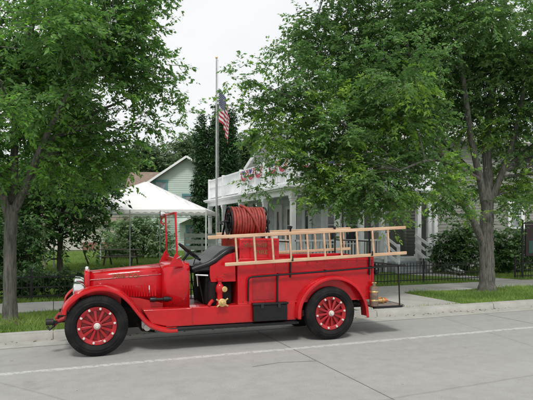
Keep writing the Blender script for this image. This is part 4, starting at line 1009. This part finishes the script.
blobs=[B_(30,40,62,10),B_(95,30,52,9.6),B_(40,105,60,10.4),B_(100,85,45,9.6),B_(25,155,38,9.4),B_(75,140,40,10.2),B_(-30,60,70,9.8),B_(-60,140,55,9.8),B_(20,-60,80,10),B_(120,-30,55,9.5),
 B_(60,20,50,8.4,.8),B_(20,90,50,8.3,.8),B_(50,70,60,12,.8),B_(0,165,30,9.6),B_(50,165,26,9.3),B_(100,150,30,9.8,.8),B_(125,115,28,9.8,.8),B_(145,80,26,9.6,.7),B_(140,35,26,9.4,.8),
 B_(168,85,15,9.5,.6),B_(180,100,11,9.6,.5),B_(150,120,15,9.7,.5),B_(128,142,14,9.8,.5),B_(140,5,18,9.3,.7),B_(115,165,15,9.9,.5),B_(138,60,18,9.6,.7),B_(120,175,14,10,.5),B_(140,160,12,9.9,.4),B_(110,190,12,10,.4),B_(165,60,10,9.5,.5),B_(172,110,9,9.6,.5),B_(138,28,14,9.4,.7),B_(85,165,20,10,.6),B_(125,60,30,9.5),B_(60,190,16,10,.7),B_(185,75,9,9.5,.4),B_(186,112,7,9.6,.3),B_(-20,170,30,9.2),B_(140,-25,18,9.3,.7)]
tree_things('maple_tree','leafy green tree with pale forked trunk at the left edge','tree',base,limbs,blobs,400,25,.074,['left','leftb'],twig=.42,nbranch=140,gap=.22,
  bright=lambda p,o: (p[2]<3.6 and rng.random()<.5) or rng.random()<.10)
# right tree
tb=atd(487,291,14.2); tb.z=.08; base=tuple(tb)
limbs=[([base,P_(487,284,14.2),P_(487,262,14.2),P_(486,235,14.2),P_(487,215,14.2),P_(488,180,14.3),P_(487,140,14.4),P_(494,76,14.5),P_(505,0,14.6),P_(510,-80,14.8)],[.29,.205,.185,.182,.17,.13,.11,.095,.06,.03]),
 ([P_(486,252,14.2),P_(473,220,14.0),P_(462,200,13.9),P_(440,150,13.5),P_(420,90,13.2),P_(400,20,13)],[.08,.095,.08,.07,.05,.02]),
 ([P_(487,215,14.2),P_(480,180,14),P_(471,137,13.8),P_(462,70,13.5),P_(452,0,13.3),P_(440,-80,13.2)],[.11,.09,.075,.06,.04,.02]),
 ([P_(489,205,14.2),P_(503,170,14.1),P_(516,130,14),P_(531,50,13.8),P_(550,-30,13.6)],[.09,.08,.065,.045,.02]),
 ([P_(462,200,13.9),P_(420,170,13),P_(370,140,12.4),P_(320,110,12),P_(270,88,11.8)],[.05,.038,.028,.018,.008]),
 ([P_(440,150,13.5),P_(390,90,13.6),P_(340,50,13.8),P_(290,30,13.9)],[.045,.035,.025,.010]),
 ([P_(488,190,14.3),P_(450,150,15.6),P_(400,110,16.5)],[.07,.05,.015]),([P_(480,180,14),P_(440,160,12.4),P_(400,170,11.4)],[.06,.045,.012]),
 ([P_(503,170,14.1),P_(540,140,14.3),P_(590,110,14.4)],[.06,.04,.012])]
blobs=[B_(420,30,72,13.6),B_(500,50,64,14.2),B_(350,50,55,13.4),B_(312,32,28,13.4,.7),B_(395,115,62,13.2),B_(475,110,55,14.8,.7),B_(330,120,46,12.8),B_(292,100,28,12.4,.7),
 B_(350,165,34,12.6),B_(395,170,34,12.4),B_(312,165,24,12.4,.75),B_(440,170,26,12.6,.9),B_(525,135,45,14.4,.8),B_(450,-70,95,13.8),B_(350,-50,70,13.4),B_(275,85,18,12.0,.7),B_(250,80,11,11.9,.65),B_(238,100,10,12,.45),
 B_(283,182,14,12.3,.5),B_(262,192,10,12.3,.5),B_(560,70,70,14.2),B_(600,150,55,14.2),B_(430,80,60,16,.8),B_(370,90,50,15.4,.8),B_(400,70,45,11.4,.6),B_(350,195,20,12.3,.9),B_(385,202,18,12.2,.8),B_(322,195,13,12.3,.5),B_(415,196,16,12.4,.7),
 B_(455,185,18,13.2,.6),B_(505,180,24,14.6,.8),B_(530,190,22,14.8,.8),B_(262,110,12,12,.45),B_(270,140,14,12.2,.4),B_(250,185,9,12.3,.3),B_(300,140,20,12.5,.5),B_(480,190,14,15.5,.6),B_(495,10,40,12.4,.6),B_(330,185,22,12.4,.8),B_(365,205,14,12.2,.8),B_(305,195,12,12.2,.6),B_(400,208,12,12,.8),B_(262,66,10,12,.4),B_(240,70,9,11.9,.4),B_(278,165,14,12.2,.45),B_(258,175,9,12.2,.4),B_(300,170,16,12.3,.6),B_(262,130,16,12,.5),B_(252,145,11,12,.5),B_(275,115,20,12.2,.6),B_(245,110,12,11.9,.5),B_(230,78,9,11.9,.35),B_(285,145,20,12.4,.6),B_(305,75,26,12.4,.8),B_(290,55,20,12.6,.8),B_(345,130,30,12,.8),B_(370,180,26,11.8,.8),B_(460,205,10,13.4,.5),B_(335,205,12,12.2,.6),B_(440,200,15,13.4,.8),B_(462,215,10,13.6,.5),B_(515,200,15,14,.8),B_(500,212,9,13.8,.5)]
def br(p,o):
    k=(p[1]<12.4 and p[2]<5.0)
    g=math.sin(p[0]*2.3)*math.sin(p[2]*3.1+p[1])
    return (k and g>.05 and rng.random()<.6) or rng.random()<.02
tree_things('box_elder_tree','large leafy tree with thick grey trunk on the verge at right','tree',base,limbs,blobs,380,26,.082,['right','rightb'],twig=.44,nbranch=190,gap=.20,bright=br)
# dark tree behind left
tb=atd(60,270,20.5); tb.z=GZ; base=tuple(tb)
limbs=[([base,P_(60,250,20.5),P_(62,220,20.5),P_(66,180,20.5),P_(70,130,20.5)],[.13,.10,.09,.07,.03]),([P_(62,220,20.5),P_(85,195,20),P_(100,170,20)],[.10,.07,.02]),([P_(62,225,20.5),P_(35,200,20),P_(15,180,20)],[.10,.07,.02])]
blobs=[B_(70,180,42,20.5),B_(30,190,42,20.5),B_(98,190,22,20.5),B_(80,215,25,20.2),B_(35,222,28,20),B_(60,140,45,21),B_(100,205,18,20),B_(5,200,40,21),B_(62,236,16,20),B_(110,170,14,20.4,.7),B_(88,232,12,20,.8),B_(10,235,30,20)]
tree_things('shade_tree','dark low crowned tree standing on the lawn behind the hedge','tree',base,limbs,blobs,90,16,.17,['dark','left'],twig=.6,nbranch=60,barkm='barkd',bright=lambda p,o: rng.random()<.25)
# background trees
def bgtree(px,top,d,hw,label,m_='far',name='background_tree',low=245,group='trees far behind the houses'):
    tb=atd(px,245,d); tb.z=GZ; base=tuple(tb); ht=H+(229-top)/540*d; r=hw*d/540
    limbs=[([base,(tb.x,tb.y,ht*.4),(tb.x,tb.y,ht*.8)],[.35,.25,.08])]
    zc=ht-r*.9; blobs=[((tb.x,tb.y,zc),(r*.95,r*.8,r*.85),1.2)]
    for i in range(8):
        a=rng.uniform(0,2*PI); rr=r*rng.uniform(.45,.6); q=rng.uniform(.3,.62); blobs.append(((tb.x+math.cos(a)*r*q,tb.y+math.sin(a)*r*q,zc+rng.uniform(-.5,.45)*r-(0)),(rr,rr,rr*.8),1))
    for i in range(3): blobs.append(((tb.x+rng.uniform(-.4,.4)*r,tb.y,zc-r*(.6+.35*i)),(r*.8,r*.7,r*.5),.8))
    blobs=[b for b in blobs if b[0][2]>0.6]
    return tree_things(name,label,'tree',base,limbs,blobs,42,14,.32,[m_],twig=.9,nbranch=14,barkm='barkd',group=group)
bgtree(158,140,62,24,'pale green tree rising left of the mint house roof')
bgtree(188,128,68,22,'pale green tree behind the mint house gable')
bgtree(135,150,70,24,'pale green tree half hidden behind the tent peak')
bgtree(250,132,48,17,'green tree between the cedars and the porch house gable')
bgtree(100,165,60,40,'broad tree beyond the cream outbuilding')
bgtree(40,150,50,50,'dark broad tree far behind the left hedge','dark')
bgtree(-30,160,45,50,'dark broad tree at the far left','dark')
bgtree(232,190,60,25,'low tree in the gap beside the flagpole','dark')
bgtree(545,150,40,45,'dark tree behind the right end of the porch house','dark')
# arborvitae columns
def cedar(px,top,d,hw,label):
    tb=atd(px,250,d); tb.z=GZ; base=tuple(tb); ht=H+(229-top)/540*d; r=hw*d/540; blobs=[]; n=16
    for i in range(n):
        t=i/(n-1); rr=r*(1-.15*t)*(1 if t<.8 else (1-(t-.8)*3.4)); blobs.append(((tb.x+rng.normal(0,.06),tb.y+rng.normal(0,.06),.5+t*(ht-.7)),(max(.15,rr),max(.15,rr),ht/n*.9),1.0))
    limbs=[([base,(tb.x,tb.y,ht*.5),(tb.x,tb.y,ht*.93)],[.18,.12,.03])]
    return tree_things('arborvitae',label,'tree',base,limbs,blobs,420,14,.17,['arbor'],twig=.30,nbranch=12,barkm='barkd',group='columnar cedars behind the flagpole',droop=-.7,flat=1.4,ratio=.42)
cedar(202,118,34,9.5,'shorter columnar cedar left of the flagpole')
cedar(219,104,34,10.5,'tall columnar cedar directly behind the flagpole')
cedar(231,112,34.6,8.5,'columnar cedar just right of the flagpole')
# shrubs
def Bs(px,py,rp,d,w=1.): return B_(px,py,rp,d,w)
p=atd(133,254,31); p.z=GZ
shrub('round_bush','large round pale green bush on the lawn behind the tent','bush',tuple(p),[Bs(120,246,18,30),Bs(135,238,24,31),Bs(154,244,18,31),Bs(132,226,14,31),Bs(110,248,12,30),Bs(162,250,12,31),Bs(147,228,14,31),Bs(134,222,10,31),Bs(120,234,14,31),Bs(158,236,14,31)],105,15,.17,'bush',twig=.6,flat=1.2,droop=-.15)
p=atY(462,268,17.0); p.z=GZ
shrub('foundation_bush','dark rounded bush between the steps and the tree trunk','bush',tuple(p),[B_(448,250,18,20),B_(465,245,20,20),B_(455,235,13,20),B_(470,258,16,19.6),B_(443,262,12,19.8),B_(480,245,16,20),B_(440,245,12,20),B_(462,232,14,20.2)],230,16,.11,'hedge',twig=.35)
p=atY(508,268,16.6); p.z=GZ
shrub('foundation_bush','dark spreading bush below the window, right of the trunk','bush',tuple(p),[B_(500,248,18,20.6),B_(518,252,18,20.4),B_(510,262,16,20),B_(535,250,20,20.6),B_(498,263,13,20),B_(525,236,12,21),B_(510,240,14,20.4),B_(492,238,10,20.4)],230,16,.11,'hedge',twig=.35)
for i,(px,d,lb) in enumerate(((22,17,'dark tall shrub behind the left tree trunk'),(-12,17,'dark shrub at the far left behind the fence'))):
    p=atd(px,290,d); p.z=GZ
    shrub('dark_shrub',lb,'shrub',tuple(p),[B_(px,270,24,d),B_(px+8,250,20,d),B_(px-10,245,20,d),B_(px,228,18,d),B_(px+2,285,16,d-.5)],150,15,.13,'dark',twig=.4,group='dark shrubs behind the left fence')
# planting bed behind left fence
hd=[]
lb=['hedge plant at the left end of the iron fence','hedge plant behind the left tree trunk','hedge plant just right of the left trunk','hedge plant halfway between trunk and headlamp','hedge plant behind the front of the fire engine','hedge plant behind the engine bonnet','hedge plant behind the engine windscreen']
for i,x in enumerate((-5.0,-3.9,-2.8,-1.7,-.6,.5,1.6)):
    y=14.05+.1*math.sin(i*2); shrub('hedge_plant','low dark green '+lb[i],'plant',(x,y,GZ),[((x+rng.uniform(-.15,.15),y,GZ+.30),(.62,.38,.34),1),((x+.3,y,GZ+.42),(.35,.3,.24),1),((x-.3,y+.1,GZ+.40),(.35,.3,.28),1)],420,12,.10,'hedge',twig=.18,group='low hedge along the iron fence')
# reddish flowers near fallen rail
p=(13.15,15.0,GZ); shrub('flower_clump','small clump of low plants at the foot of the sloping railing','plant',p,[((13.15,15.0,GZ+.1),(.35,.2,.12),1)],300,12,.07,'hedge',twig=.1)
# far treeline so that the horizon is closed
n=5200; a=rng.uniform(-1,1,n); X=a*230; Y=110+rng.uniform(-6,10,n); Z=rng.random(n)**.8*(7+2.5*np.sin(X*.09)+1.5*np.sin(X*.31))
pos,ld,_=sprays(np.stack([X,Y,Z],1),np.tile(np.array([0,-1,.2]),(n,1)),2.2,12,1.1)
V,Q=leaves(pos,ld,1.3,.7); tag(npmesh('distant_woods',V,Q,[LF['far']]),'hazy line of far off woods','woods',kind='stuff')
# ================================================================= LIGHT
wd=bpy.data.worlds.new('World'); bpy.context.scene.world=wd; wd.use_nodes=True; nt=wd.node_tree; N=nt.nodes; L=nt.links; bg=N['Background']
sky=N.new('ShaderNodeTexSky'); sky.sky_type='NISHITA'; sky.sun_disc=False; SE=56; SA=200
sky.sun_elevation=R(SE); sky.sun_rotation=R(SA); sky.dust_density=4
tc=N.new('ShaderNodeTexCoord'); n1=N.new('ShaderNodeTexNoise'); n1.inputs['Scale'].default_value=2.2; n1.inputs['Detail'].default_value=5
mp=N.new('ShaderNodeMapping'); mp.inputs['Scale'].default_value=(1,1,2.4); L.new(tc.outputs['Generated'],mp.inputs[0]); L.new(mp.outputs[0],n1.inputs['Vector'])
rp=N.new('ShaderNodeValToRGB'); rp.color_ramp.elements[0].position=.3; rp.color_ramp.elements[0].color=(8.1,8.3,8.5,1); rp.color_ramp.elements[1].position=.7; rp.color_ramp.elements[1].color=(9.3,9.35,9.4,1)
mx=N.new('ShaderNodeMix'); mx.data_type='RGBA'; mx.inputs[0].default_value=.93
L.new(n1.outputs['Fac'],rp.inputs[0]); L.new(sky.outputs[0],mx.inputs[6]); L.new(rp.outputs[0],mx.inputs[7]); L.new(mx.outputs[2],bg.inputs['Color']); bg.inputs['Strength'].default_value=.113
sd=bpy.data.lights.new('sun','SUN'); sd.energy=2.0; sd.angle=R(12); sd.color=(1,.97,.92); so=bpy.data.objects.new('sun',sd); C.objects.link(so)
az=R(SA); dirv=Vector((math.sin(az)*math.cos(R(SE)),math.cos(az)*math.cos(R(SE)),math.sin(R(SE)))); so.rotation_euler=dirv.to_track_quat('Z','Y').to_euler()
# ================================================================= CAMERA
cd=bpy.data.cameras.new('camera'); cd.sensor_width=36; cd.lens=F_/533*36; cd.shift_y=29/533; cd.clip_end=2000; cd.clip_start=.05
co=bpy.data.objects.new('camera',cd); C.objects.link(co); co.location=(0,0,H); co.rotation_euler=(R(90),0,-YAW)
sc=bpy.context.scene; sc.camera=co
sc.view_settings.view_transform='Standard'; sc.view_settings.look='None'; sc.view_settings.exposure=0
sc.render.engine='CYCLES'; sc.cycles.max_bounces=6; sc.cycles.transparent_max_bounces=6
